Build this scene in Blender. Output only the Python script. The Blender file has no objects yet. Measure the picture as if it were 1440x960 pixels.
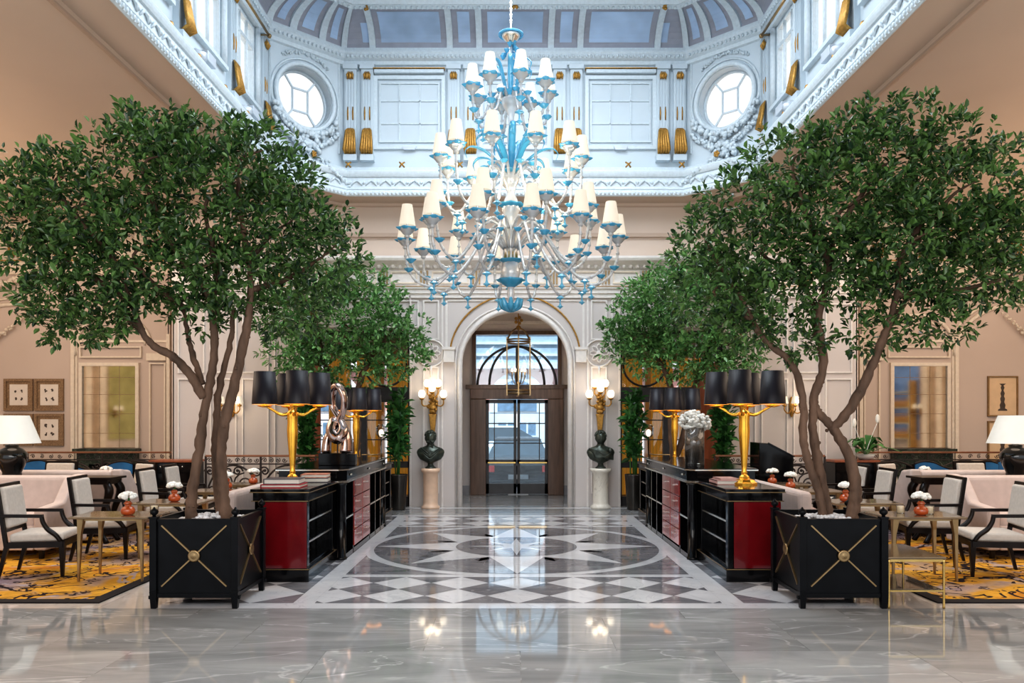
import bpy, math, random
import numpy as np
from mathutils import Vector, Matrix
random.seed(7)
rng = np.random.default_rng(7)
PI = math.pi
sc = bpy.context.scene
COL = sc.collection
CAMX, CAMZ, F = -0.056, 1.6, 1090.0
def X(px, Y): return (px - 720) * Y / F + CAMX
def Z(py, Y): return CAMZ - (py - 592) * Y / F
def W(px, py, Y): return (X(px, Y), Y, Z(py, Y))

# ---------------------------------------------------------------- materials
def nt(name):
    m = bpy.data.materials.new(name); m.use_nodes = True
    t = m.node_tree; t.nodes.clear()
    out = t.nodes.new('ShaderNodeOutputMaterial')
    return m, t, out
def N(t, typ, **kw):
    n = t.nodes.new(typ)
    for k, v in kw.items():
        if k in n.inputs: n.inputs[k].default_value = v
        else: setattr(n, k, v)
    return n
def c4(c, k=1.0): return (min(1, c[0]*k), min(1, c[1]*k), min(1, c[2]*k), 1)
def MAT(name, col, rough=.5, metal=0., vary=.10, scale=6., bump=0., bscale=None, emit=0., ecol=None, spec=.5, coat=0., stretch=None, col2=None):
    m, t, out = nt(name)
    p = N(t, 'ShaderNodeBsdfPrincipled'); L = t.links.new
    p.inputs['Roughness'].default_value = rough; p.inputs['Metallic'].default_value = metal
    p.inputs['Specular IOR Level'].default_value = spec; p.inputs['Coat Weight'].default_value = coat
    tc = N(t, 'ShaderNodeTexCoord'); src = tc.outputs['Object']
    if stretch:
        mp = N(t, 'ShaderNodeMapping'); mp.inputs['Scale'].default_value = stretch
        L(src, mp.inputs['Vector']); src = mp.outputs[0]
    nz = N(t, 'ShaderNodeTexNoise', Scale=scale, Detail=3.0)
    L(src, nz.inputs['Vector'])
    r = N(t, 'ShaderNodeValToRGB')
    r.color_ramp.elements[0].position = .3; r.color_ramp.elements[1].position = .7
    r.color_ramp.elements[0].color = c4(col, 1 - vary)
    r.color_ramp.elements[1].color = c4(col2, 1) if col2 else c4(col, 1 + vary)
    L(nz.outputs['Fac'], r.inputs[0]); L(r.outputs[0], p.inputs['Base Color'])
    if bump:
        b = N(t, 'ShaderNodeBump', Strength=bump, Distance=.02)
        n2 = N(t, 'ShaderNodeTexNoise', Scale=bscale or scale*4, Detail=4.0)
        L(src, n2.inputs['Vector']); L(n2.outputs['Fac'], b.inputs['Height']); L(b.outputs[0], p.inputs['Normal'])
    if emit:
        p.inputs['Emission Color'].default_value = c4(ecol or col); p.inputs['Emission Strength'].default_value = emit
    L(p.outputs[0], out.inputs[0]); return m
def GLASS(name, tint=(1,1,1), refl=.08, body=None, bodyfac=0., rough=.02, fres=True):
    m, t, out = nt(name); L = t.links.new
    tr = N(t, 'ShaderNodeBsdfTransparent'); tr.inputs[0].default_value = c4(tint)
    gl = N(t, 'ShaderNodeBsdfGlossy'); gl.inputs['Roughness'].default_value = rough
    lw = N(t, 'ShaderNodeLayerWeight'); lw.inputs[0].default_value = .25
    mth = N(t, 'ShaderNodeMath', operation='ADD'); mth.inputs[1].default_value = refl; mth.use_clamp = True
    if fres: L(lw.outputs['Fresnel'], mth.inputs[0])
    else: mth.inputs[0].default_value = 0
    mx = N(t, 'ShaderNodeMixShader'); L(mth.outputs[0], mx.inputs[0]); L(tr.outputs[0], mx.inputs[1]); L(gl.outputs[0], mx.inputs[2])
    last = mx
    if body:
        p = N(t, 'ShaderNodeBsdfPrincipled'); p.inputs['Roughness'].default_value = .08
        nz = N(t, 'ShaderNodeTexNoise', Scale=9.0)
        r = N(t, 'ShaderNodeValToRGB'); r.color_ramp.elements[0].color = c4(body, .8); r.color_ramp.elements[1].color = c4(body, 1.15)
        tc = N(t, 'ShaderNodeTexCoord'); L(tc.outputs['Object'], nz.inputs['Vector'])
        L(nz.outputs['Fac'], r.inputs[0]); L(r.outputs[0], p.inputs['Base Color'])
        m2 = N(t, 'ShaderNodeMixShader'); m2.inputs[0].default_value = bodyfac
        L(mx.outputs[0], m2.inputs[1]); L(p.outputs[0], m2.inputs[2]); last = m2
    L(last.outputs[0], out.inputs[0]); return m

def MARBLE(name, c0, c1, vein, scale=1.2, rough=.08, slab=None, stretch=(.35, 1.6, 1), veinw=.55, mort=.6):
    m, t, out = nt(name); L = t.links.new
    p = N(t, 'ShaderNodeBsdfPrincipled'); p.inputs['Roughness'].default_value = rough
    tc = N(t, 'ShaderNodeTexCoord')
    mp = N(t, 'ShaderNodeMapping'); mp.inputs['Scale'].default_value = stretch; L(tc.outputs['Object'], mp.inputs['Vector'])
    vec = mp.outputs[0]
    if slab:   # shift the pattern from slab to slab
        br = N(t, 'ShaderNodeTexBrick'); br.inputs['Scale'].default_value = 1.0
        br.inputs['Brick Width'].default_value = slab[0]; br.inputs['Row Height'].default_value = slab[1]
        br.inputs['Mortar Size'].default_value = .004; br.inputs['Mortar Smooth'].default_value = .1
        br.inputs['Color1'].default_value = (.86, .86, .86, 1); br.inputs['Color2'].default_value = (1.06, 1.06, 1.06, 1); br.inputs['Mortar'].default_value = (mort, mort, mort, 1)
        L(tc.outputs['Object'], br.inputs['Vector'])
        va = N(t, 'ShaderNodeVectorMath', operation='MULTIPLY_ADD'); va.inputs[1].default_value = (9, 7, 3)
        L(br.outputs['Color'], va.inputs[0]); L(vec, va.inputs[2]); vec = va.outputs[0]
    n1 = N(t, 'ShaderNodeTexNoise', Scale=scale, Detail=8.0, Roughness=.6, Distortion=1.4); L(vec, n1.inputs['Vector'])
    r1 = N(t, 'ShaderNodeValToRGB'); r1.color_ramp.elements[0].position = .32; r1.color_ramp.elements[1].position = .68
    r1.color_ramp.elements[0].color = c4(c0); r1.color_ramp.elements[1].color = c4(c1); L(n1.outputs['Fac'], r1.inputs[0])
    n2 = N(t, 'ShaderNodeTexNoise', Scale=scale*.8, Detail=5.0, Distortion=2.2); L(vec, n2.inputs['Vector'])
    r2 = N(t, 'ShaderNodeValToRGB'); e = r2.color_ramp.elements
    e[0].position = .485; e[0].color = (0, 0, 0, 1); e[1].position = .5; e[1].color = (veinw,)*3 + (1,)
    k = e.new(.515); k.color = (0, 0, 0, 1); L(n2.outputs['Fac'], r2.inputs[0])
    mx = N(t, 'ShaderNodeMix', data_type='RGBA'); L(r2.outputs[0], mx.inputs[0]); L(r1.outputs[0], mx.inputs[6]); mx.inputs[7].default_value = c4(vein)
    col = mx.outputs[2]
    if slab:
        m2 = N(t, 'ShaderNodeMix', data_type='RGBA', blend_type='MULTIPLY'); m2.inputs[0].default_value = 1
        L(col, m2.inputs[6]); L(br.outputs['Color'], m2.inputs[7]); col = m2.outputs[2]
    L(col, p.inputs['Base Color']); L(p.outputs[0], out.inputs[0]); return m

def LEAF(name, dark, light):
    m, t, out = nt(name); L = t.links.new
    p = N(t, 'ShaderNodeBsdfPrincipled'); p.inputs['Roughness'].default_value = .30; p.inputs['Specular IOR Level'].default_value = .6
    g = N(t, 'ShaderNodeNewGeometry'); r = N(t, 'ShaderNodeValToRGB')
    r.color_ramp.elements[0].color = c4(dark); r.color_ramp.elements[1].color = c4(light)
    r.color_ramp.elements[1].position = .95
    L(g.outputs['Random Per Island'], r.inputs[0]); L(r.outputs[0], p.inputs['Base Color'])
    tl = N(t, 'ShaderNodeBsdfTranslucent'); L(r.outputs[0], tl.inputs[0])
    mx = N(t, 'ShaderNodeMixShader'); mx.inputs[0].default_value = .22; L(p.outputs[0], mx.inputs[1]); L(tl.outputs[0], mx.inputs[2])
    L(mx.outputs[0], out.inputs[0]); return m

def RUG(name):
    m, t, out = nt(name); L = t.links.new
    p = N(t, 'ShaderNodeBsdfPrincipled'); p.inputs['Roughness'].default_value = .95; p.inputs['Specular IOR Level'].default_value = .1
    tc = N(t, 'ShaderNodeTexCoord'); src = tc.outputs['Object']
    n1 = N(t, 'ShaderNodeTexNoise', Scale=.75, Detail=6.0, Distortion=1.2); L(src, n1.inputs['Vector'])
    r1 = N(t, 'ShaderNodeValToRGB'); e = r1.color_ramp.elements
    e[0].position = .33; e[0].color = (.26, .21, .27, 1); e[1].position = .42; e[1].color = (.48, .33, .22, 1)
    for q, c in ((.48, (.62, .33, .05, 1)), (.56, (.70, .39, .06, 1)), (.63, (.52, .20, .03, 1)), (.70, (.60, .42, .25, 1)), (.78, (.36, .16, .14, 1))): k = e.new(q); k.color = c
    L(n1.outputs['Fac'], r1.inputs[0])
    def strokes(sc_, dist, lo, hi, w):
        n2 = N(t, 'ShaderNodeTexNoise', Scale=sc_, Detail=2.5, Distortion=dist); L(src, n2.inputs['Vector'])
        r2 = N(t, 'ShaderNodeValToRGB'); e = r2.color_ramp.elements
        e[0].position = lo; e[0].color = (0, 0, 0, 1); e[1].position = lo+.012; e[1].color = (w, w, w, 1)
        k = e.new(hi); k.color = (w, w, w, 1); k = e.new(hi+.012); k.color = (0, 0, 0, 1)
        L(n2.outputs['Fac'], r2.inputs[0]); return r2.outputs[0]
    col = r1.outputs[0]
    for fac, c in ((strokes(2.6, 1.0, .60, .72, .8), (.40, .36, .42, 1)), (strokes(1.2, 3.5, .565, .625, 1), (.025, .018, .022, 1)), (strokes(2.1, 2.5, .37, .41, 1), (.03, .02, .03, 1))):
        mx = N(t, 'ShaderNodeMix', data_type='RGBA'); L(fac, mx.inputs[0]); L(col, mx.inputs[6]); mx.inputs[7].default_value = c; col = mx.outputs[2]
    n3 = N(t, 'ShaderNodeTexNoise', Scale=9.0, Detail=4.0, Distortion=1.0); L(src, n3.inputs['Vector'])
    r3 = N(t, 'ShaderNodeValToRGB'); r3.color_ramp.elements[0].color = (.6, .6, .6, 1); r3.color_ramp.elements[1].color = (1.35, 1.3, 1.2, 1)
    L(n3.outputs['Fac'], r3.inputs[0])
    m2 = N(t, 'ShaderNodeMix', data_type='RGBA', blend_type='MULTIPLY'); m2.inputs[0].default_value = 1; L(col, m2.inputs[6]); L(r3.outputs[0], m2.inputs[7])
    L(m2.outputs[2], p.inputs['Base Color']); L(p.outputs[0], out.inputs[0]); return m

mt = {}
mt['lantern'] = MAT('lantern plaster', (.56, .635, .69), .6, vary=.04, scale=1.5)
mt['lantern_trim'] = MAT('lantern moulding', (.60, .675, .725), .55, vary=.06, scale=20, bump=.15, bscale=40)
mt['cove_grey'] = MAT('cove grey', (.36, .37, .43), .6, vary=.06)
mt['cove_blue'] = MAT('cove sky panel', (.42, .55, .74), .6, vary=.22, scale=1.2)
mt['ceil'] = MAT('beige ceiling', (.60, .49, .415), .7, vary=.04, scale=.6)
mt['ceil_d'] = MAT('beige ceiling dark', (.47, .36, .29), .7, vary=.04, scale=.6)
mt['wall'] = MAT('pale wall', (.60, .55, .53), .6, vary=.03, scale=.8)
mt['wall_w'] = MAT('warm wall', (.60, .49, .42), .6, vary=.03, scale=.8)
mt['trim'] = MAT('white trim', (.76, .72, .69), .5, vary=.05, scale=14)
mt['trim_w'] = MAT('cream trim', (.78, .68, .56), .5, vary=.06, scale=14, bump=.1)
mt['gold'] = MAT('gilding', (.46, .25, .06), .42, .6, vary=.25, scale=30, bump=.25, bscale=60)
mt['goldp'] = MAT('polished gold', (.95, .52, .08), .22, .9, vary=.08, scale=8)
mt['brass'] = MAT('aged brass', (.36, .25, .13), .3, .85, vary=.15, scale=10)
mt['brassy'] = MAT('bright brass', (.72, .50, .18), .22, .9, vary=.12, scale=10)
mt['bronze_top'] = MAT('bronze table top', (.20, .145, .09), .12, .25, vary=.12, scale=5)
mt['silver'] = MAT('silver strip', (.75, .72, .66), .22, .9, vary=.1)
mt['black'] = MAT('black lacquer', (.004, .004, .005), .1, vary=.4, spec=.35)
mt['blackm'] = MAT('black satin paint', (.004, .0045, .006), .3, vary=.4, spec=.18)
mt['darkw'] = MAT('dark stained wood', (.010, .006, .005), .28, vary=.4, spec=.25, scale=10, stretch=(1, 1, .1))
mt['iron'] = MAT('wrought iron', (.04, .03, .028), .45, .3, vary=.3)
mt['copper'] = MAT('copper handrail', (.25, .11, .06), .35, .4, vary=.2)
mt['red'] = MAT('red lacquer', (.16, .006, .010), .14, vary=.15, coat=.4)
mt['redw'] = MAT('red lacquer drawers', (.33, .02, .014), .12, vary=.15, coat=.5)
mt['cream'] = MAT('cream upholstery', (.60, .55, .50), .9, vary=.06, scale=30, bump=.12, bscale=200)
mt['creamd'] = MAT('tan upholstery', (.52, .42, .33), .9, vary=.06, scale=30)
mt['sofa'] = MAT('blush sofa fabric', (.62, .51, .47), .95, vary=.05, scale=12, bump=.08, bscale=180)
mt['pillow'] = MAT('dusty pink pillow', (.42, .30, .26), .95, vary=.08, scale=12)
mt['blue'] = MAT('blue velvet', (.02, .13, .30), .75, vary=.2, scale=5)
mt['bark'] = MAT('bark', (.125, .075, .05), .8, vary=.45, scale=9, bump=.8, bscale=22, stretch=(1, 1, .35))
mt['leafA'] = LEAF('dark tree leaves', (.010, .036, .016), (.13, .255, .07))
mt['leafB'] = LEAF('lit tree leaves', (.04, .14, .04), (.27, .52, .19))  # lighter copy of the leaf colours; brighter light on far trees is painted in
mt['palm'] = LEAF('palm leaves', (.02, .08, .025), (.10, .30, .08))
mt['pebble'] = MAT('white pebbles', (.70, .70, .72), .6, vary=.25, scale=9)
mt['shade_w'] = MAT('lit cream shade', (.55, .49, .41), .8, vary=.03, emit=.36, ecol=(1, .90, .72))
mt['shade_t'] = MAT('white paper shade', (.85, .85, .80), .8, vary=.03, emit=.06, ecol=(1, .95, .85))
mt['bulb'] = MAT('glowing bulb', (1, .9, .75), .5, vary=.02, emit=3.0, ecol=(1, .78, .5))
mt['glow'] = MAT('frosted globe', (1, .93, .82), .5, vary=.02, emit=1.5, ecol=(1, .86, .66))
mt['shade_b'] = MAT('black lamp shade', (.016, .014, .02), .42, vary=.25, spec=.35, scale=20, stretch=(1, 1, .05))
mt['shade_in'] = MAT('gold shade lining', (.9, .5, .1), .4, .3, vary=.1, emit=.8, ecol=(1, .5, .1))
mt['glass'] = GLASS('clear pane', (.96, .98, 1), .05)
mt['glassb'] = GLASS('bluish pane', (.80, .92, 1), .06)
mt['wpane'] = GLASS('skylit window pane', (.97, .99, 1), .03, body=(.75, .82, .9), bodyfac=.08, fres=False)
mt['cglass'] = GLASS('clear blown glass', (.93, .95, .97), .12, body=(.92, .94, .96), bodyfac=.42)
mt['bglass'] = GLASS('turquoise glass', (.55, .85, 1), .10, body=(.12, .58, .88), bodyfac=.6)
mt['oglass'] = GLASS('orange glass', (1, .45, .22), .10, body=(.75, .16, .04), bodyfac=.55)
mt['vglass'] = GLASS('vase glass', (.86, .82, .78), .10, body=(.45, .38, .32), bodyfac=.2)
mt['flower'] = MAT('white petals', (.86, .85, .80), .8, vary=.08, scale=20, bump=.3, bscale=50)
mt['bronze'] = MAT('patinated bronze', (.045, .052, .045), .34, .55, vary=.5, scale=9, col2=(.10, .12, .10))
mt['chrome'] = MAT('mirror bronze', (.55, .42, .38), .12, 1., vary=.3, scale=4)
mt['alabaster'] = MAT('pink alabaster', (.78, .56, .42), .3, vary=.12, scale=5)
mt['wmarble'] = MARBLE('white veined marble', (.72, .68, .60), (.84, .81, .74), (.5, .47, .42), 3, .25, stretch=(1, 1, 1))
mt['gmarble'] = MARBLE('dark green marble', (.02, .03, .025), (.06, .075, .06), (.25, .27, .22), 4, .12, stretch=(1, 1, 1))
mt['f_grey'] = MARBLE('grey slab marble', (.26, .268, .275), (.44, .448, .45), (.66, .67, .68), 1.3, .045, slab=(1.35, .9), mort=.78)
mt['f_white'] = MARBLE('white marble', (.68, .68, .71), (.80, .80, .82), (.55, .55, .6), 1.5, .045, stretch=(1, 1, 1))
mt['f_dark'] = MARBLE('grey inlay marble', (.16, .16, .18), (.29, .285, .30), (.46, .45, .48), 2.2, .045, stretch=(.6, 1.5, 1))
mt['f_darker'] = MARBLE('dark inlay marble', (.07, .065, .08), (.12, .115, .13), (.25, .25, .27), 3, .07, stretch=(1, 1, 1))
mt['f_beige'] = MARBLE('beige slab marble', (.56, .50, .46), (.68, .62, .57), (.45, .42, .4), .9, .05, slab=(1.2, 1.2), stretch=(1, 1, 1), mort=.7)
mt['rug'] = RUG('floral rug')
mt['rug_b'] = MAT('black rug border', (.012, .008, .009), .95, vary=.3)
mt['wood'] = MAT('brown door wood', (.13, .075, .05), .3, vary=.3, scale=5, stretch=(4, 4, .4))
mt['wood2'] = MAT('red brown wood', (.30, .09, .04), .35, vary=.25, scale=5, stretch=(4, 4, .4))
mt['dframe'] = MAT('dark door frame', (.035, .032, .035), .35, vary=.2)
mt['mirror'] = MAT('antique mirror', (.72, .66, .56), .05, 1., vary=.15, scale=3)
mt['frame_g'] = MAT('gilt picture frame', (.30, .20, .12), .4, .4, vary=.3, scale=40)
mt['paper'] = MAT('picture paper', (.74, .66, .58), .8, vary=.05)
mt['paper_t'] = MAT('tan picture paper', (.72, .52, .33), .8, vary=.05)
mt['ink'] = MAT('picture ink', (.08, .06, .05), .8, vary=.3)
mt['curtain'] = MAT('amber curtain', (.62, .33, .05), .8, vary=.2, scale=8, stretch=(6, 6, .3), emit=.15, ecol=(1, .5, .08))  # slight emission makes the cloth glow, standing in for light
mt['pinkf'] = MAT('pink stucco', (.72, .38, .34), .85, vary=.1)
mt['whitef'] = MAT('pale stone', (.75, .75, .78), .8, vary=.08)
mt['stoneb'] = MAT('blue grey stone', (.42, .50, .58), .8, vary=.1)
mt['bluef'] = MAT('blue grey shop window', (.14, .24, .36), .25, vary=.3)
mt['road'] = MAT('asphalt', (.16, .17, .19), .8, vary=.2)
mt['carp'] = MAT('dark car paint', (.05, .055, .065), .2, .3, vary=.2)
mt['carw'] = MAT('pale car paint', (.55, .62, .68), .2, .2, vary=.1)
mt['cargl'] = MAT('car glass', (.03, .05, .07), .08, vary=.2)
mt['tail'] = MAT('red tail light', (.55, .03, .03), .2, vary=.2, emit=.25, ecol=(1, .1, .08))
mt['plate'] = MAT('white plate', (.8, .8, .8), .5, vary=.02)
mt['rubber'] = MAT('tyre rubber', (.01, .01, .01), .7, vary=.2)
mt['book_r'] = MAT('red book cloth', (.45, .03, .04), .6, vary=.1)
mt['book_g'] = MAT('grey book cloth', (.10, .09, .10), .6, vary=.1)
mt['book_p'] = MAT('pink book cloth', (.55, .33, .30), .6, vary=.1)
mt['book_o'] = MAT('orange book cloth', (.50, .20, .13), .6, vary=.4, scale=30)
mt['pages'] = MAT('book pages', (.75, .71, .64), .8, vary=.1, scale=60, stretch=(1, 1, 20))
mt['candle'] = MAT('ivory candle', (.85, .78, .62), .5, vary=.03, emit=.2, ecol=(1, .85, .55))
mt['lightgrey'] = MAT('grey metal housing', (.55, .60, .66), .4, .2, vary=.05)
mt['vasemetal'] = MAT('dark pewter', (.06, .055, .05), .25, .6, vary=.3, scale=3)
mt['porcelain'] = MAT('white porcelain', (.8, .8, .78), .2, vary=.03)
mt['blackcer'] = MAT('black glazed ceramic', (.012, .011, .011), .08, vary=.8, scale=9, coat=.6)
mt['soil'] = MAT('soil', (.05, .035, .025), .9, vary=.3)
mt['stem'] = MAT('brown stems', (.14, .09, .05), .8, vary=.3)
mt['olive'] = MAT('olive yellow panel', (.42, .38, .12), .6, vary=.1)
mt['barblue'] = MAT('blue bar back', (.05, .13, .34), .3, vary=.3, emit=.15, ecol=(.1, .25, .6))  # backlighting is put into the panel colour as a faint glow
mt['bottle_a'] = MAT('amber bottle glass', (.40, .20, .05), .15, vary=.2, emit=.1, ecol=(1, .5, .1))  # glow in the glass imitates light from behind the bottles
mt['doorgrey'] = MAT('grey door', (.30, .29, .30), .5, vary=.05)

# ---------------------------------------------------------------- mesh builder
class MB:
    def __init__(s): s.v = []; s.f = []; s.m = []; s.s = []
    def add(s, vs, fs, m=0, smooth=False, T=None):
        o = len(s.v)
        if T is not None: vs = [tuple(T @ Vector(v)) for v in vs]
        s.v += [tuple(v) for v in vs]
        for f in fs: s.f.append(tuple(i + o for i in f)); s.m.append(m); s.s.append(smooth)
        return s
    def box(s, c, d, m=0, T=None, rz=0):
        x, y, z = d[0]/2, d[1]/2, d[2]/2
        vs = [(a*x, b*y, e*z) for e in (-1, 1) for b in (-1, 1) for a in (-1, 1)]
        if rz: cr, sr = math.cos(rz), math.sin(rz); vs = [(a*cr-b*sr, a*sr+b*cr, e) for a, b, e in vs]
        vs = [(a+c[0], b+c[1], e+c[2]) for a, b, e in vs]
        return s.add(vs, [(0,2,3,1),(4,5,7,6),(0,1,5,4),(2,6,7,3),(0,4,6,2),(1,3,7,5)], m, False, T)
    def b2(s, x0, x1, y0, y1, z0, z1, m=0): return s.box(((x0+x1)/2, (y0+y1)/2, (z0+z1)/2), (abs(x1-x0), abs(y1-y0), abs(z1-z0)), m)
    def taper(s, p0, p1, w0, w1, m=0):   # square section bar between two points (z is roughly the long axis)
        vs = []
        for p, w in ((p0, w0), (p1, w1)):
            w = w if isinstance(w, tuple) else (w, w)
            for a, b in ((-1,-1),(1,-1),(1,1),(-1,1)): vs.append((p[0]+a*w[0]/2, p[1]+b*w[1]/2, p[2]))
        return s.add(vs, [(3,2,1,0),(4,5,6,7),(0,1,5,4),(1,2,6,5),(2,3,7,6),(3,0,4,7)], m)
    def bar(s, p0, p1, w, h=None, m=0, up=(0,0,1)):
        p0, p1 = Vector(p0), Vector(p1); d = (p1-p0).normalized(); up = Vector(up)
        if abs(d.dot(up)) > .95: up = Vector((0,1,0)) if abs(d.y) < .9 else Vector((1,0,0))
        a = d.cross(up).normalized()*w/2; b = a.cross(d).normalized()*(h or w)/2
        vs = [p + i*a + j*b for p in (p0, p1) for i, j in ((-1,-1),(1,-1),(1,1),(-1,1))]
        return s.add(vs, [(3,2,1,0),(4,5,6,7),(0,1,5,4),(1,2,6,5),(2,3,7,6),(3,0,4,7)], m)
    def tube(s, path, r, n=8, m=0, closed=False, cap=True, flat=1.0):
        P = [Vector(p) for p in path]; k = len(P)
        if not hasattr(r, '__len__'): r = [r]*k
        vs = []; ref = None
        for i, p in enumerate(P):
            a = P[(i-1) % k] if (closed or i > 0) else p; b = P[(i+1) % k] if (closed or i < k-1) else p
            d = (b-a)
            d = d.normalized() if d.length > 1e-9 else Vector((0,0,1))
            if ref is None:
                ref = Vector((0,0,1)) if abs(d.z) < .9 else Vector((1,0,0))
            u = (ref - d*ref.dot(d)); u = u.normalized() if u.length > 1e-6 else d.orthogonal().normalized()
            ref = u; w = d.cross(u)
            for j in range(n):
                t = 2*PI*j/n; vs.append(p + (u*math.cos(t)*flat + w*math.sin(t))*r[i])
        fs = []
        for i in range(k if closed else k-1):
            for j in range(n):
                a = i*n+j; b = i*n+(j+1) % n; c = ((i+1) % k)*n+(j+1) % n; d = ((i+1) % k)*n+j; fs.append((a,b,c,d))
        if cap and not closed: fs.append(tuple(range(n-1,-1,-1))); fs.append(tuple((k-1)*n+j for j in range(n)))
        return s.add(vs, fs, m, True)
    def lathe(s, prof, n=16, c=(0,0,0), m=0, smooth=True, T=None, lobes=0, lobe=0.):
        vs = []; fs = []; k = len(prof)
        for r, z in prof:
            for j in range(n):
                t = 2*PI*j/n; q = r*(1+lobe*math.cos(lobes*t)) if lobes else r
                vs.append((c[0]+q*math.cos(t), c[1]+q*math.sin(t), c[2]+z))
        for i in range(k-1):
            for j in range(n): fs.append((i*n+j, i*n+(j+1)%n, (i+1)*n+(j+1)%n, (i+1)*n+j))
        if prof[0][0] > 1e-4: fs.append(tuple(range(n-1,-1,-1)))
        if prof[-1][0] > 1e-4: fs.append(tuple((k-1)*n+j for j in range(n)))
        return s.add(vs, fs, m, smooth, T)
    def cyl(s, c, r, h, n=16, m=0, r2=None): return s.lathe([(r, 0), (r if r2 is None else r2, h)], n, c, m)
    def ball(s, c, r, n=8, k=6, m=0, T=None):
        r = r if isinstance(r, tuple) else (r, r, r); vs = [(c[0], c[1], c[2]-r[2])]; fs = []
        for i in range(1, k):
            a = PI*i/k
            for j in range(n):
                t = 2*PI*j/n; vs.append((c[0]+r[0]*math.sin(a)*math.cos(t), c[1]+r[1]*math.sin(a)*math.sin(t), c[2]-r[2]*math.cos(a)))
        vs.append((c[0], c[1], c[2]+r[2])); e = len(vs)-1
        for j in range(n): fs.append((0, 1+(j+1)%n, 1+j)); fs.append((e, 1+(k-2)*n+j, 1+(k-2)*n+(j+1)%n))
        for i in range(k-2):
            for j in range(n): fs.append((1+i*n+j, 1+i*n+(j+1)%n, 1+(i+1)*n+(j+1)%n, 1+(i+1)*n+j))
        return s.add(vs, fs, m, True, T)
    def poly(s, pts, z, m=0): return s.add([(p[0], p[1], z) for p in pts], [tuple(range(len(pts)))], m)
    def prism(s, pts, z0, z1, m=0):
        n = len(pts); vs = [(p[0], p[1], z0) for p in pts] + [(p[0], p[1], z1) for p in pts]
        return s.add(vs, [tuple(range(n-1,-1,-1)), tuple(range(n, 2*n))] + [(i, (i+1)%n, n+(i+1)%n, n+i) for i in range(n)], m)
    def xz(s, pts, y0, y1, m=0):   # polygon in the X-Z plane, extruded along Y
        n = len(pts); vs = [(p[0], y0, p[1]) for p in pts] + [(p[0], y1, p[1]) for p in pts]
        return s.add(vs, [tuple(range(n)), tuple(range(2*n-1, n-1, -1))] + [(i, n+i, n+(i+1)%n, (i+1)%n) for i in range(n)], m)
    def frame(s, x0, x1, z0, z1, w, d, Y, m=0):   # rectangular moulding on a wall facing -Y
        y0, y1 = Y-d, Y+.01
        s.b2(x0, x1, y0, y1, z1-w, z1, m); s.b2(x0, x1, y0, y1, z0, z0+w, m)
        s.b2(x0, x0+w, y0, y1, z0+w, z1-w, m); s.b2(x1-w, x1, y0, y1, z0+w, z1-w, m); return s
    def build(s, name, mats, parent=None, loc=None, bevel=0, sub=0, **tags):
        me = bpy.data.meshes.new(name); me.from_pydata(s.v, [], s.f)
        for m in (mats if isinstance(mats, (list, tuple)) else [mats]): me.materials.append(mt[m])
        me.polygons.foreach_set('material_index', s.m); me.polygons.foreach_set('use_smooth', s.s); me.update()
        return link(name, me, parent, loc, bevel, sub, **tags)
def link(name, me, parent=None, loc=None, bevel=0, sub=0, **tags):
    o = bpy.data.objects.new(name, me); COL.objects.link(o)
    if parent: o.parent = parent
    if loc: o.location = loc
    if bevel:
        b = o.modifiers.new('bevel', 'BEVEL'); b.width = bevel; b.segments = 3 if bevel > .015 else 2; b.limit_method = 'ANGLE'
    if sub:
        b = o.modifiers.new('sub', 'SUBSURF'); b.levels = sub; b.render_levels = sub
    for k, v in tags.items(): o[k] = v
    return o
def thing(name, label, cat, loc=(0,0,0), rz=0, group=None):
    o = bpy.data.objects.new(name, None); COL.objects.link(o); o.location = loc; o.rotation_euler = (0, 0, rz)
    o.empty_display_size = .1; o['label'] = label; o['category'] = cat
    if group: o['group'] = group
    return o
def kids(o): return [c for c in bpy.data.objects if c.parent == o]
def dup(root, loc, rz=None, label=None, group=None):
    r = root.copy(); COL.objects.link(r); r.location = loc
    if rz is not None: r.rotation_euler = (0, 0, rz)
    if label: r['label'] = label
    if group: r['group'] = group
    for ch in kids(root):
        c = ch.copy(); COL.objects.link(c); c.parent = r
        for g in kids(ch):
            d = g.copy(); COL.objects.link(d); d.parent = c
    return r
def tags(label, cat, group=None):
    d = dict(label=label, category=cat)
    if group: d['group'] = group
    return d
ST = dict(kind='structure')
def crom(pts, k=6):   # smooth curve through points
    P = [Vector(p) for p in pts]; P = [P[0]*2-P[1]] + P + [P[-1]*2-P[-2]]; out = []
    for i in range(1, len(P)-2):
        for j in range(k):
            t = j/k; a, b, c, d = P[i-1:i+3]
            out.append(.5*((2*b) + (c-a)*t + (2*a-5*b+4*c-d)*t*t + (3*b-a-3*c+d)*t**3))
    out.append(P[-2]); return out
def lerp_r(r, n):
    return [float(np.interp(i/(n-1)*(len(r)-1), range(len(r)), r)) for i in range(n)]
def offset_poly(pts, d):   # inward for counter-clockwise polygons
    n = len(pts); out = []
    for i in range(n):
        p0, p1, p2 = Vector(pts[i-1]), Vector(pts[i]), Vector(pts[(i+1) % n])
        a = (p1-p0).normalized(); b = (p2-p1).normalized(); na = Vector((-a.y, a.x)); nb = Vector((-b.y, b.x))
        bis = (na+nb).normalized(); out.append(tuple(p1 + bis*(d/max(.2, bis.dot(na)))))
    return out
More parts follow.
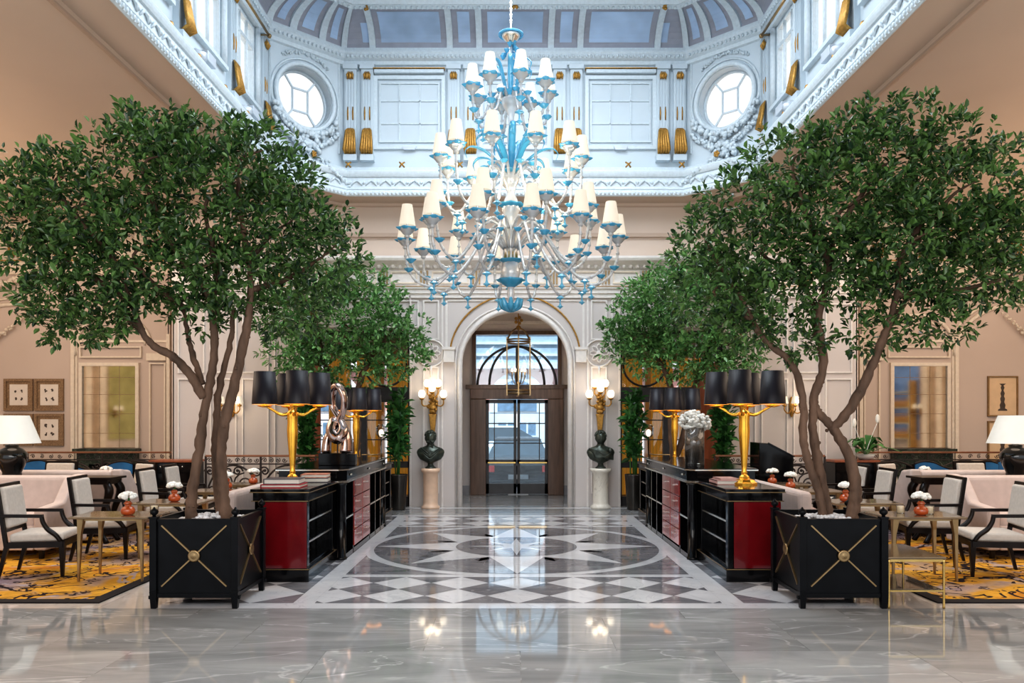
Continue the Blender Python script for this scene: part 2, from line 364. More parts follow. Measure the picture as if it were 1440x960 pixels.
# ================================================================= FLOOR
CY = 9.9                                   # centre of the inlay and of the skylight lantern
fl = MB()                                  # materials: 0 grey, 1 white, 2 dark, 3 darker, 4 beige
def fq(x0, x1, y0, y1, z, m): fl.add([(x0,y0,z),(x1,y0,z),(x1,y1,z),(x0,y1,z)], [(0,1,2,3)], m)
fq(-13, 13, -3, 17.2, 0, 0)
for s in (-1, 1):
    fl.add([(s*3.12,6.62,.001),(s*12.9,6.62,.001),(s*12.9,16.6,.001),(s*3.12,16.6,.001)], [(0,1,2,3) if s > 0 else (3,2,1,0)], 4)
fq(-3.12, 3.12, 6.62, 6.81, .0015, 1); fq(-3.12, 3.12, 12.99, 13.18, .0015, 1)
fq(-6, 6, 14.15, 14.36, .0015, 1)
fq(-1.81, 1.81, 6.81, 12.99, .001, 1)
for s in (-1, 1): fq(min(s*1.81, s*1.98), max(s*1.81, s*1.98), 6.81, 13.0, .002, 1)
fq(-3.12, -1.98, 6.81, 13, .001, 1); fq(1.98, 3.12, 6.81, 13, .001, 1)
def clip(poly, x0, x1, y0, y1):
    for ax, val, sg in ((0,x0,1),(0,x1,-1),(1,y0,1),(1,y1,-1)):
        out = []
        for i in range(len(poly)):
            a, b = poly[i-1], poly[i]; ia, ib = (a[ax]-val)*sg >= -1e-9, (b[ax]-val)*sg >= -1e-9
            if ia != ib:
                t = (val-a[ax])/(b[ax]-a[ax]); out.append((a[0]+(b[0]-a[0])*t, a[1]+(b[1]-a[1])*t))
            if ib: out.append(b)
        poly = out
        if len(poly) < 3: return []
    return poly
def loz(x0, x1, y0, y1, hx, hy, xa, ya, m=2):
    for i in range(-14, 15):
        for j in range(-2, 26):
            if i % 2 or j % 2: continue
            cx, cy = xa+i*hx, ya+j*hy
            p = clip([(cx-hx,cy),(cx,cy-hy),(cx+hx,cy),(cx,cy+hy)], x0, x1, y0, y1)
            if p: fl.poly(p, .0025, m)
# dark lozenges sit at odd half steps in the near and far strips
loz(-1.79, 1.79, 6.81, 7.95, .285, .285, .285, 6.81); loz(-1.79, 1.79, 11.85, 12.99, .285, .285, .285, 12.99-.285*4)
for s in (-1, 1): loz(min(s*1.98, s*3.12), max(s*1.98, s*3.12), 6.81, 13, .38, .38, s*1.98, 6.81)
# field round the great circle
R1, R2 = 1.79, 1.92
def arc(r, a0, a1, n): return [(r*math.sin(a0+(a1-a0)*i/n), CY - r*math.cos(a0+(a1-a0)*i/n)) for i in range(n+1)]
for k in range(4):
    a0, a1 = k*PI/2, (k+1)*PI/2
    q = arc(R2, a0+.06, a1-.06, 20); cx, cy = 1.79*math.copysign(1, math.sin((a0+a1)/2)), CY - 1.82*math.copysign(1, math.cos((a0+a1)/2))
    q2 = [(max(-1.79, min(1.79, x)), max(CY-1.82, min(CY+1.82, y))) for x, y in q]
    fl.poly([(cx, cy)] + q2[::-1], .0028, 2)
fl.poly(arc(R1, 0, 2*PI, 96)[:-1], .003, 2)
RI, RB = .77, .82
for k in range(8):
    a = k*PI/4
    tip = (R1*math.sin(a), CY-R1*math.cos(a))
    l, r = a-.41, a+.41
    rad = 1.86 if k % 2 == 0 else 1.76
    fl.poly([(RB*math.sin(l), CY-RB*math.cos(l)), (rad*.96*math.sin(a), CY-rad*.96*math.cos(a)), (RB*math.sin(r), CY-RB*math.cos(r)), (.5*math.sin(a), CY-.5*math.cos(a))], .0034, 1)
    for sg in (-1, 1):     # darker accents beside each ray
        def P(rr, aa): return (rr*math.sin(a+sg*aa), CY-rr*math.cos(a+sg*aa))
        fl.poly([P(.84, .405), P(1.06, .30), P(1.14, .40), P(.93, .46)], .0036, 3)
fl.poly(arc(RB, 0, 2*PI, 64)[:-1], .0038, 1); fl.poly(arc(RI, 0, 2*PI, 64)[:-1], .0042, 2)
star = []
for k in range(16):
    a = k*PI/8; rr = (.66 if k % 4 == 0 else .5) if k % 2 == 0 else .17
    star.append((rr*math.sin(a), CY-rr*math.cos(a)))
fl.poly(star, .0046, 1)
fl.build('floor', ['f_grey', 'f_white', 'f_dark', 'f_darker', 'f_beige'], **ST)

# ================================================================= CEILING AND LANTERN
CZ = 5.67
OCT = [(3.18,5.45),(4.3,6.51),(4.3,13.29),(3.18,14.35),(-3.18,14.35),(-4.3,13.29),(-4.3,6.51),(-3.18,5.45)]   # lantern wall line, ccw
def ring(d): return offset_poly(OCT, d)
def sweep(mb, prof, m=0, smooth=False):
    rs = [ring(d) for d, z in prof]; vs = [(p[0], p[1], z) for (d, z), r in zip(prof, rs) for p in r]; n = 8; fs = []
    for i in range(len(prof)-1):
        for j in range(n): fs.append((i*n+j, i*n+(j+1)%n, (i+1)*n+(j+1)%n, (i+1)*n+j))
    mb.add(vs, fs, m, smooth)
ce = MB()
inner = ring(.35); mid = ring(-.12); outer_rect = [(3.6,0),(12.9,0),(12.9,6.0),(12.9,14.0),(12.9,17.0),(3.6,17.0),(-3.6,17.0),(-12.9,17.0),(-12.9,14.0),(-12.9,6.0),(-12.9,0),(-3.6,0)]
vs = [(p[0],p[1],CZ) for p in inner] + [(p[0],p[1],CZ) for p in mid] + [(p[0],p[1],CZ-.05) for p in mid]
fs = []
for j in range(8):
    k = (j+1) % 8; fs += [(j, k, 8+k, 8+j), (8+j, 8+k, 16+k, 16+j)]
ce.add(vs, fs, 0)
m8 = mid; z = CZ-.05
def cq(*pts): ce.add([(x, y, z) for x, y in pts], [tuple(range(len(pts)))], 0)
cq((-12.9,0),(12.9,0),(12.9,m8[0][1]),(m8[0][0],m8[0][1]),(m8[7][0],m8[7][1]),(-12.9,m8[0][1]))
cq((m8[0]),(12.9,m8[0][1]),(12.9,m8[1][1]),m8[1]); cq(m8[1],(12.9,m8[1][1]),(12.9,m8[2][1]),m8[2]); cq(m8[2],(12.9,m8[2][1]),(12.9,m8[3][1]),m8[3])
cq(m8[7],(-12.9,m8[0][1]),(-12.9,m8[6][1]),m8[6]); cq(m8[6],(-12.9,m8[6][1]),(-12.9,m8[5][1]),m8[5]); cq(m8[5],(-12.9,m8[5][1]),(-12.9,m8[4][1]),m8[4])
cq((-12.9,m8[4][1]),m8[4],m8[3],(12.9,m8[3][1]),(12.9,17),(-12.9,17))
ce.build('ceiling', ['ceil'], **ST)
tr = MB(); sweep(tr, [(-.12,CZ-.05),(-.12,CZ-.075),(-.15,CZ-.08),(-.17,CZ-.07),(-.2,CZ-.05)]); tr.build('trim_ceiling', ['ceil_d'], **ST)
# louvred grilles in the ceiling outside the two far chamfers
for s in (-1, 1):
    g = MB(); c = Vector((s*4.12, 14.0, CZ-.06)); u = Vector((s*.70, -.714, 0)); w = Vector((s*.714, .70, 0))
    for i in range(10): g.bar(c-u*.5-w*(.25-i*.055), c+u*.5-w*(.25-i*.055), .03, .03, 1)
    for i in range(2): g.bar(c-u*.55+w*(.3 if i else -.3), c+u*.55+w*(.3 if i else -.3), .05, .05, 0)
    for i in (-1, 1): g.bar(c+u*.53*i-w*.3, c+u*.53*i+w*.3, .05, .05, 0)
    g.build('trim_ceiling_grille', ['ceil', 'ceil_d'], **ST)
# cornice with egg moulding and scroll frieze
co = MB()
sweep(co, [(.35,CZ+.0),(.38,CZ-.02),(.40,CZ+.0),(.40,CZ+.05),(.365,CZ+.07),(.36,CZ+.10),(.375,CZ+.115),(.36,CZ+.13),(.345,CZ+.15),(.335,CZ+.33),(.36,CZ+.34),(.375,CZ+.37),(.385,CZ+.40),(.39,CZ+.43),(.37,CZ+.46),(.30,CZ+.475),(.08,CZ+.49),(.06,CZ+.55),(.03,CZ+.62),(0,CZ+.63)])
def along(d, z, step, skip=(7,)):
    r = ring(d)
    for i in range(8):
        if i in skip or i == 7 or i in (0, 6): continue
        a, b = Vector(r[i]), Vector(r[(i+1) % 8]); L = (b-a).length; n = int(L/step)
        dr = (b-a).normalized()
        for k in range(n):
            p = a + dr*(step*(k+.5)+ (L-n*step)/2)
            if p.y > 7.2: yield p, dr
for p, d in along(.40, 0, .075): co.ball((p.x, p.y, CZ+.03), (.026,.026,.032), 6, 4)
for p, d in along(.345, 0, .26):
    nrm = Vector((-d.y, d.x))
    for sg in (-1, 1):
        a = Vector((p.x+d.x*sg*.10, p.y+d.y*sg*.10, CZ+.18)); b = Vector((p.x, p.y, CZ+.27))
        co.tube([a, (a+b)/2+Vector((nrm.x*.02, nrm.y*.02, .02)), b], [.012,.022,.012], 5)
    co.ball((p.x+d.x*.13, p.y+d.y*.13, CZ+.235), (.03,.03,.03), 6, 4)
co.build('trim_cornice', ['lantern_trim'], **ST)
LW0, LW1 = CZ+.6, 8.45
def wall_quad(mb, a, b, z0, z1, m=0): mb.add([(a[0],a[1],z0),(b[0],b[1],z0),(b[0],b[1],z1),(a[0],a[1],z1)], [(0,1,2,3)], m)
# far lantern wall with recessed panels, pilasters and gilt ornament
wf = MB(); YW = 14.35
wf.b2(-3.18, 3.18, YW, YW+.12, LW0, LW1, 0)
for cx in (-1.95, 0, 1.95):
    wf.frame(cx-.66, cx+.66, 6.62, 7.98, .07, .05, YW, 1); wf.frame(cx-.56, cx+.56, 6.75, 7.86, .03, .03, YW, 1)
    for i in (-1, 1): wf.b2(cx+i*.19-.012, cx+i*.19+.012, YW-.02, YW, 6.78, 7.83, 1)
    for zz in (7.10, 7.52): wf.b2(cx-.53, cx+.53, YW-.02, YW, zz-.012, zz+.012, 1)
    wf.b2(cx-.64, cx+.64, YW-.12, YW, 8.0, 8.06, 1)
wl = wf.build('wall_lantern_far', ['lantern', 'lantern_trim'], **ST)
for cx in (-1.95, 1.95): g = MB(); g.b2(cx-.66, cx+.66, YW-.125, YW-.02, 8.075, 8.09); g.build('gilt_strip', 'gold', wl)
for cx in (-1.95, 1.95): g = MB(); g.xz([(cx-.1,6.60),(cx+.1,6.60),(cx+.13,6.66),(cx-.13,6.66)], YW-.08, YW); g.build('vent', 'lightgrey', wl)
def gilt_bracket(mb, z0, z1, T):   # acanthus console, local x across, y outwards
    for k in range(5):
        x = (k-2)*.042
        mb.tube([(x, .02, z0), (x*1.1, .12, z0+.06), (x, .08, z0+(z1-z0)*.5), (x*.8, .05, z1-.05), (x*.5, .02, z1)], [.018,.032,.028,.024,.012], 6)
    mb.v = [tuple(T @ Vector(v)) for v in mb.v]
def gilt_cap(mb, T):
    mb.ball((0,.03,7.95), (.06,.04,.06), 8, 5)
    for k in range(3): mb.tube([((k-1)*.045,.03,7.88),((k-1)*.05,.06,7.95),((k-1)*.03,.03,8.02)], [.012,.022,.01], 5)
    mb.v = [tuple(T @ Vector(v)) for v in mb.v]
def pilaster(parent, pos, out):     # pos on wall, out = unit vector into the room
    o = Vector((out[0], out[1], 0)); a = Vector((-o.y, o.x, 0)); T = Matrix(((a.x, o.x, 0, pos[0]), (a.y, o.y, 0, pos[1]), (0, 0, 1, 0), (0,0,0,1)))
    p = MB()
    p.box((0,.04,7.24), (.22,.08,1.72)); p.box((0,.06,8.12), (.27,.12,.09)); p.box((0,.07,6.44), (.25,.14,.11))
    for k in range(4): p.box(((k-1.5)*.05,.085,7.45), (.018,.02,.95))
    p.v = [tuple(T @ Vector(v)) for v in p.v]
    q = p.build('pilaster', 'lantern', parent)
    T2 = T @ Matrix.Translation((0,.08,0))
    g = MB(); gilt_bracket(g, 6.50, 6.98, T2); g.build('gilt_bracket', 'gold', q)
    g = MB(); gilt_cap(g, T2); g.build('gilt_capital', 'gold', q)
    g = MB()
    for k in (-1, 1): g.tube([(k*.045,.012,7.38-.24*0),(k*.045,.02,7.28),(k*.045,.012,7.14)], [.008,.014,.012], 5)
    g.v = [tuple(T2 @ Vector(v)) for v in g.v]; g.build('gilt_drop', 'gold', q)
for s in (-1, 1):
    for x in (.82, 1.13, 2.72, 3.03): pilaster(wl, (s*x, YW), (0, -1))
# chamfer walls with round windows
def leafball(mb, c, r, n=7):
    for k in range(n):
        d = Vector((random.gauss(0,1), random.gauss(0,1), random.gauss(0,1))).normalized()*r*.5
        mb.ball((c[0]+d.x, c[1]+d.y, c[2]+d.z), r*random.uniform(.4,.6), 6, 4)
WN = [0]
def winname(): WN[0] += 1; return 'window_%d' % WN[0]
for s in (-1, 1):
    a = Vector((s*3.18, 14.35, 0)); b = Vector((s*4.3, 13.29, 0)); u = (b-a).normalized(); L = (b-a).length
    out = Vector((-s*.69, -.73, 0)).normalized(); back = -out; c = a + u*L/2; zc = 7.37; R = .52
    w = MB(); n = 40; ci = []; rc = []
    for i in range(n):
        t = 2*PI*i/n; ci.append((R*math.cos(t), R*math.sin(t)))
        k = min((L/2)/max(1e-6, abs(math.cos(t))), ((LW1-zc) if math.sin(t) > 0 else (zc-LW0))/max(1e-6, abs(math.sin(t)))); rc.append((k*math.cos(t), k*math.sin(t)))
    for q, (du, dz) in enumerate(((L/2, LW1-zc), (-L/2, LW1-zc), (-L/2, LW0-zc), (L/2, LW0-zc))):
        j = min(range(n), key=lambda i: (rc[i][0]-du)**2+(rc[i][1]-dz)**2); rc[j] = (du, dz)
    def P3(p, d=0): v = c + u*p[0] + out*d; return (v.x, v.y, zc+p[1])
    vs = [P3(p) for p in ci] + [P3(p) for p in rc] + [P3(p, -.28) for p in ci]
    w.add(vs, [(i, (i+1)%n, n+(i+1)%n, n+i) for i in range(n)] + [(i, 2*n+i, 2*n+(i+1)%n, (i+1)%n) for i in range(n)], 0)
    wc = w.build('wall_lantern_chamfer', ['lantern'], **ST)
    t = MB(); t.tube([P3((1.10*R*math.cos(2*PI*i/32), 1.10*R*math.sin(2*PI*i/32)), .02) for i in range(32)], .045, 8, closed=True)
    t.tube([P3((1.27*R*math.cos(2*PI*i/32), 1.27*R*math.sin(2*PI*i/32)), .01) for i in range(32)], .022, 6, closed=True)
    t.build('round_moulding', 'lantern_trim', wc)
    for zz, du in ((7.3, .68), (7.3, -.68)):
        t = MB(); t.bar(P3((du, -.85), .01), P3((du, .85), .01), .03, .03); t.build('panel_moulding', 'lantern_trim', wc)
    orn = MB()
    for k in range(26):      # wreath of leaves over the window, shell swag below and hanging garland
        t = PI*.5 + (k-12.5)*.05; leafball(orn, P3((1.42*R*math.cos(t), 1.42*R*math.sin(t)+.03), .02), .045, 3)
    for k in range(30):
        t = -PI/2 + (k-14.5)/14.5*1.15; rr = 1.22*R; leafball(orn, P3((rr*math.cos(t)*1.05, rr*math.sin(t)-.03), .06), .05+.05*abs(math.sin(k*.9)), 4)
    for k in range(24):
        x = (k-11.5)/11.5; leafball(orn, P3((x*.62, -.62-.26*(1-x*x)+.08*abs(x)), .05), .07, 4)
    for k in range(20): leafball(orn, P3((random.gauss(0,.14), -.92+random.gauss(0,.09)), .09), .09, 4)
    orn.build('plaster_ornament', 'lantern_trim', wc)
    g2 = MB()
    for k in range(34):
        x = (k-16.5)/16.5; pz = CZ+.50-.40*abs(x)**1.6 - zc; leafball(g2, P3((x*.78, pz), .36 if abs(x) > .3 else .25), .055, 4)
    for k in range(10): leafball(g2, P3((random.gauss(0,.10), CZ+.62-zc+random.gauss(0,.06)), .2), .07, 3)
    g2.build('garland', 'lantern_trim', wc)
    g = MB(); p = P3((0, CZ+.62-zc), .30)
    for k in range(5): g.ball((p[0]+.035*math.cos(k*1.26)*u.x, p[1]+.035*math.cos(k*1.26)*u.y, p[2]+.035*math.sin(k*1.26)), .028, 6, 4)
    g.ball(p, .03, 6, 4); g.build('gilt_rosette', 'gold', wc)
    win = thing(winname(), '', '', (0,0,0)); del win['label'], win['category']; win['kind'] = 'structure'
    f = MB(); q = .20
    f.tube([P3((.98*R*math.cos(2*PI*i/32), .98*R*math.sin(2*PI*i/32)), -.2) for i in range(32)], .03, 6, closed=True)
    sq = [(-.15,-.2),(.15,-.2),(.15,.2),(-.15,.2)]
    for i in range(4): f.bar(P3(sq[i], -.2), P3(sq[(i+1)%4], -.2), .03, .03); e = Vector(sq[i]).normalized()*R; f.bar(P3(sq[i], -.2), P3((e.x, e.y), -.2), .03, .03)
    f.build('window_frame', 'lantern_trim', win)
    f = MB(); f.add([P3(p, -.21) for p in ci], [tuple(range(n))]); f.build('pane', 'glass', win)
    # gilt cluster bracket on the chamfer ends
    for du, zz in ((.70, 6.9), (-.70, 6.9)): pass
# side lantern walls with tall windows
WIN = [(11.85,12.85),(10.05,11.35),(8.2,9.55)]
for s in (-1, 1):
    w = MB(); xs = s*4.3; ys = [6.51, 8.2, 9.55, 10.05, 11.35, 11.85, 12.85, 13.29]
    def b(y0, y1, z0, z1, m=0): w.b2(xs, xs+s*.07, y0, y1, z0, z1, m)
    b(6.51, 13.29, LW0, 6.8); b(6.51, 13.29, 8.12, LW1)
    for y0, y1 in ((6.51,8.2),(9.55,10.05),(11.35,11.85),(12.85,13.29)): b(y0, y1, 6.8, 8.12)
    ws = w.build('wall_lantern_left' if s < 0 else 'wall_lantern_right', ['lantern'], **ST)
    for y in (11.6, 9.8, 13.07): pilaster(ws, (xs, y), (-s, 0))
    r = MB(); r.tube([(s*4.12, 11.75, 8.05), (s*4.12, 12.95, 8.05)], .022, 8); r.ball((s*4.12,11.72,8.05), .04); r.ball((s*4.12,12.98,8.05), .04); r.bar((s*4.3,12.95,8.05),(s*4.12,12.95,8.05),.02); r.bar((s*4.3,11.75,8.05),(s*4.12,11.75,8.05),.02)
    r.build('gilt_rod', 'brass', ws)
    for y0, y1 in WIN:
        win = thing(winname(), '', ''); del win['label'], win['category']; win['kind'] = 'structure'
        f = MB(); n = 3
        for y in (y0+.03, y1-.03): f.b2(xs+s*.02, xs+s*.12, y-.03, y+.03, 6.8, 8.12)
        for zz in (6.83, 8.09, 7.75): f.b2(xs+s*.03, xs+s*.11, y0, y1, zz-.03, zz+.03)
        for k in range(1, n): yy = y0+(y1-y0)*k/n; f.tube([(xs+s*.05,yy,6.8),(xs+s*.05,yy,8.12)], .028, 10)
        f.tube([(xs-s*.02,y0-.02,6.78),(xs-s*.02,y0-.02,8.14)], .05, 8); f.tube([(xs-s*.02,y1+.02,6.78),(xs-s*.02,y1+.02,8.14)], .05, 8)
        f.b2(xs-s*.08, xs+s*.25, y0-.05, y1+.05, 6.74, 6.80); f.b2(xs-s*.06, xs, y0-.08, y1+.08, 8.12, 8.2)
        f.build('window_frame', 'lantern_trim', win)
        f = MB(); f.b2(xs+s*.055, xs+s*.06, y0, y1, 6.8, 8.12); f.build('pane', 'wpane', win)
w = MB()
for i, j in ((7, 0), (0, 1), (6, 7)): wall_quad(w, OCT[i], OCT[j], LW0, LW1)
w.build('wall_lantern_near', ['lantern'], **ST)
# gilt studs on the cornice ledge
gs = MB()
for x in (-3.02, -2.05, -1.0, 1.0, 2.05, 3.02):
    for dx in (-1, 1): gs.tube([(x-dx*.045, 14.05, CZ+.53), (x, 14.0, CZ+.575), (x+dx*.045, 14.05, CZ+.62)], .016, 5)
for s in (-1, 1):
    for y in (12.7, 11.6, 10.7, 9.8, 9.0): gs.ball((s*4.02, y, CZ+.53), (.04,.05,.05), 6, 4)
gs.build('trim_gilt_studs', ['gold'], **ST)
# top moulding, cove with ribs and panels, lantern ceiling
tm = MB(); sweep(tm, [(0,8.16),(.04,8.18),(.05,8.24),(.10,8.27),(.12,8.33),(.14,8.36),(.14,8.40),(.05,8.44),(.05,8.47)])
for p, d in along(.125, 0, .08): tm.ball((p.x, p.y, 8.30), (.026,.026,.032), 6, 4)
tm.build('trim_lantern_top', ['lantern_trim'], **ST)
NV = 8
def cove(v, off=0.):
    t = v*PI/2; d = .06 + .68*(1-math.cos(t)); zz = 8.46 + .42*math.sin(t)
    return d + off*.7, zz - off*.7
cv = MB(); sweep(cv, [cove(i/NV) for i in range(NV+1)], 0, False)
side_ring = lambda d: ring(d)
def cpatch(i, u0, u1, v0, v1, off, m, mb, absolute):
    vs = []; nv = NV
    for k in range(nv+1):
        v = v0+(v1-v0)*k/nv; d, zz = cove(v, off); r = ring(d); a, b = Vector(r[i]), Vector(r[(i+1)%8])
        for uu in (u0, u1):
            if absolute: mid = (a+b)/2; dr = (b-a).normalized(); p = mid+dr*uu
            else: p = a+(b-a)*uu
            vs.append((p.x, p.y, zz))
    mb.add(vs, [(2*k, 2*k+1, 2*k+3, 2*k+2) for k in range(nv)], m)
def crib(i, u0, u1, absolute):
    cpatch(i, u0, u1, 0, 1, .05, 1, cv, absolute)
    for uu in (u0, u1):
        vs = []
        for k in range(NV+1):
            for off in (0, .05):
                d, zz = cove(k/NV, off); r = ring(d); a, b = Vector(r[i]), Vector(r[(i+1)%8])
                p = ((a+b)/2+(b-a).normalized()*uu) if absolute else a+(b-a)*uu
                vs.append((p.x, p.y, zz))
        cv.add(vs, [(2*k, 2*k+1, 2*k+3, 2*k+2) for k in range(NV)], 1)
for i in (1, 2, 3, 4, 5):
    if i in (1, 3, 5):
        edges = [-2.62, -1.20, -.66, .66, 1.20, 2.62]
        for e in edges: crib(i, e-.055, e+.055, True)
        for a, b in zip(edges[:-1], edges[1:]): cpatch(i, a+.16, b-.16, .17, .86, .012, 2, cv, True)
        for q in (-1, 1): cpatch(i, q*2.80, q*2.66, .17, .6, .012, 2, cv, True)
    else:
        for u0, u1 in ((-.04,.04),(.26,.35),(.65,.74),(.96,1.04)): crib(i, u0, u1, False)
        for u0, u1 in ((.10,.20),(.42,.58),(.80,.90)): cpatch(i, u0, u1, .17, .86, .012, 2, cv, False)
    for k in (0, 1):
        v0, v1 = ((0,.06),(.95,1.0))[k]
        cpatch(i, 0, 1, v0, v1, .05, 1, cv, False)
cv.build('trim_cove', ['cove_grey', 'lantern_trim', 'cove_blue'], **ST)
t = MB(); sweep(t, [(.74,8.88),(.74,8.84),(.80,8.80),(.86,8.84),(.92,8.82),(.96,8.88)])
for p, d in along(.83, 0, .09): t.ball((p.x, p.y, 8.81), (.03,.03,.03), 6, 4)
t.build('trim_lantern_ceiling', ['lantern_trim'], **ST)
r = ring(.6); t = MB(); t.poly(r, 8.89); t.build('ceiling_lantern', ['lantern'], **ST)
g = MB()
for x in (-2.6, 0.0, 2.6): leafball(g, (x, 13.5, 8.80), .06, 5)
g.build('trim_gilt_rosettes', ['gold'], **ST)

# ================================================================= FAR WALL WITH THE ARCH
YF = 14.5; SP = 2.65; RA = 1.01
w = MB()      # 0 wall 1 trim 2 beige above
w.b2(-6.4, -3.91, YF, YF+.3, 0, 4.6); w.b2(3.91, 6.4, YF, YF+.3, 0, 4.6)
for s in (-1, 1):
    w.b2(s*3.91, s*1.97, YF, YF+.3, 3.3, 4.6); w.b2(s*1.97, s*1.5, YF, YF+.3, 0, 4.6)
    w.b2(s*1.5, s*RA, YF, YF+.3, 0, SP)
n = 32
top = []
arcp = [(-RA*math.cos(PI*i/n), SP+RA*math.sin(PI*i/n)) for i in range(n+1)]
for i in range(n+1):
    x, zz = arcp[i]; a = PI*i/n; k = min(1.5/max(1e-6, abs(math.cos(a))), (4.6-SP)/max(1e-6, math.sin(a))); top.append((-k*math.cos(a), SP+k*math.sin(a)))
for sx in (-1.5, 1.5): j = min(range(n+1), key=lambda i: (top[i][0]-sx)**2+(top[i][1]-4.6)**2); top[j] = (sx, 4.6)
vs = [(p[0], YF, p[1]) for p in arcp] + [(p[0], YF, p[1]) for p in top] + [(p[0], YF+.3, p[1]) for p in arcp]
w.add(vs, [(i, n+1+i, n+2+i, i+1) for i in range(n)] + [(i, i+1, 2*n+3+i, 2*n+2+i) for i in range(n)], 0)
for s in (-1, 1): w.b2(s*1.97, s*1.95, YF-.0, YF-.05, 0, 3.94, 0)
w.b2(-6.4, 6.4, YF-.02, YF+.3, 4.6, 5.66, 2)
w.b2(-6.4, 6.4, YF-.08, YF, 5.03, 5.10, 3)
wfar = w.build('wall_far', ['wall', 'trim', 'ceil', 'ceil_d'], **ST)
# archivolt, gilt arch, imposts, panel mouldings
t = MB()
path = [(-RA-.02, YF-.02, 0), (-RA-.02, YF-.02, SP)] + [(-(RA+.02)*math.cos(PI*i/n), YF-.02, SP+(RA+.02)*math.sin(PI*i/n)) for i in range(1, n)] + [(RA+.02, YF-.02, SP), (RA+.02, YF-.02, 0)]
t.tube(path, .05, 8); t.tube([(p[0]*1.075, YF-.01, p[2]+(.075 if p[2] >= SP else 0)) for p in path], .018, 6)
t.build('archivolt', 'trim', wfar)
g = MB(); g.tube([(-1.22*math.cos(PI*i/n), YF-.02, 2.80+1.16*math.sin(PI*i/n)) for i in range(n+1)], .016, 6); g.build('gilt_arch', 'gold', wfar)
t = MB()
for s in (-1, 1):
    a, b = sorted((s*1.13, s*1.33)); t.b2(a, b, YF-.09, YF, 2.70, 2.96); t.b2(a-.02, b+.02, YF-.11, YF, 2.93, 2.98)
t.build('impost', 'trim', wfar)
t = MB()
for s in (-1, 1):
    def fr(x0, x1, z0, z1, ww=.025): a, b = sorted((s*x0, s*x1)); t.frame(a, b, z0, z1, ww, .03, YF, 0)
    fr(1.42, 1.72, .25, 2.62); fr(1.42, 1.72, 3.12, 3.86); fr(.15, 1.28, 3.05+.93, 4.0); fr(1.80, 2.4, 3.35, 3.86)
    fr(2.5, 3.85, 3.35, 3.86)
    a, b = sorted((s*1.26, s*1.30)); t.b2(a, b, YF-.02, YF, 2.98, 3.86)
    t.b2(min(s*1.26, s*.3), max(s*1.26, s*.3), YF-.02, YF, 3.84, 3.87)
    for x in (1.955, 1.36): t.bar((s*x, YF-.01, 0), (s*x, YF-.01, 3.9), .03, .03)
    for i in range(4):
        x0 = 4.0+i*.6; fr(x0, x0+.5, .25, 2.4); fr(x0, x0+.5, 2.5, 3.8)
t.build('panel_moulding', 'trim', wfar)
for s in (-1, 1):     # round filigree medallions
    t = MB(); c = (s*1.57, YF-.02, 2.87); Rm = .25
    t.tube([(c[0]+Rm*math.cos(2*PI*i/28), c[1], c[2]+Rm*math.sin(2*PI*i/28)) for i in range(28)], .016, 6, closed=True)
    for k in range(8):
        a = k*PI/4
        t.tube([(c[0]+(.07+.045*math.cos(b))*math.cos(a)*1.5-.04*math.sin(b)*math.sin(a), c[1]-.01, c[2]+(.07+.045*math.cos(b))*math.sin(a)*1.5+.04*math.sin(b)*math.cos(a)) for b in [2*PI*i/10 for i in range(10)]], .010, 5, closed=True)
    t.ball(c, .05, 8, 5)
    t.tube([(c[0],c[1],c[2]-.25),(c[0],c[1],c[2]-.45)], [.03,.008], 6)
    t.build('filigree_medallion', 'trim', wfar)
# entablature
def hsweep(mb, prof, x0, x1, Y, m=0):   # prof (outwards, z) along X on a wall facing -Y
    n = len(prof); vs = [(x, Y-d, zz) for x in (x0, x1) for d, zz in prof]
    mb.add(vs, [(i, n+i, n+i+1, i+1) for i in range(n-1)] + [tuple(range(n)), tuple(range(2*n-1, n-1, -1))], m)
t = MB()
hsweep(t, [(0,3.90),(.05,3.90),(.05,3.97),(.08,3.98),(.08,4.05),(.11,4.06),(.12,4.10),(.05,4.12),(.05,4.42),(.08,4.44),(.10,4.48),(.16,4.52),(.24,4.56),(.26,4.60),(.26,4.64),(0,4.66)], -6.4, 6.4, YF)
x = -6.3
while x < 6.3: t.ball((x, YF-.10, 4.47), (.045,.05,.045), 6, 4); x += .13
en = t.build('trim_entablature', ['trim'], **ST)
g = MB()
for s in (-1, 1):
    for x in (.72, 1.69, 2.44, 3.45, 4.45, 5.45):
        for k in (-1, 0, 1): g.b2(s*x+k*.06-.014, s*x+k*.06+.014, YF-.085, YF-.04, 4.15, 4.40)
g.build('gilt_triglyph', 'brass', en)
g = MB(); hsweep(g, [(.12,4.098),(.128,4.10),(.128,4.108),(.12,4.11)], -6.4, 6.4, YF); g.build('gilt_line', 'gold', en)
t = MB()
for s in (-1, 1):
    for x0, x1 in ((.86,1.55),(1.82,2.32),(2.58,3.3),(3.6,4.3),(4.6,5.3)): a, b = sorted((s*x0, s*x1)); t.frame(a, b, 4.16, 4.39, .025, .03, YF-.05)
t.frame(-.58, .58, 4.16, 4.39, .025, .03, YF-.05)
t.build('frieze_panel', 'trim_w', en)

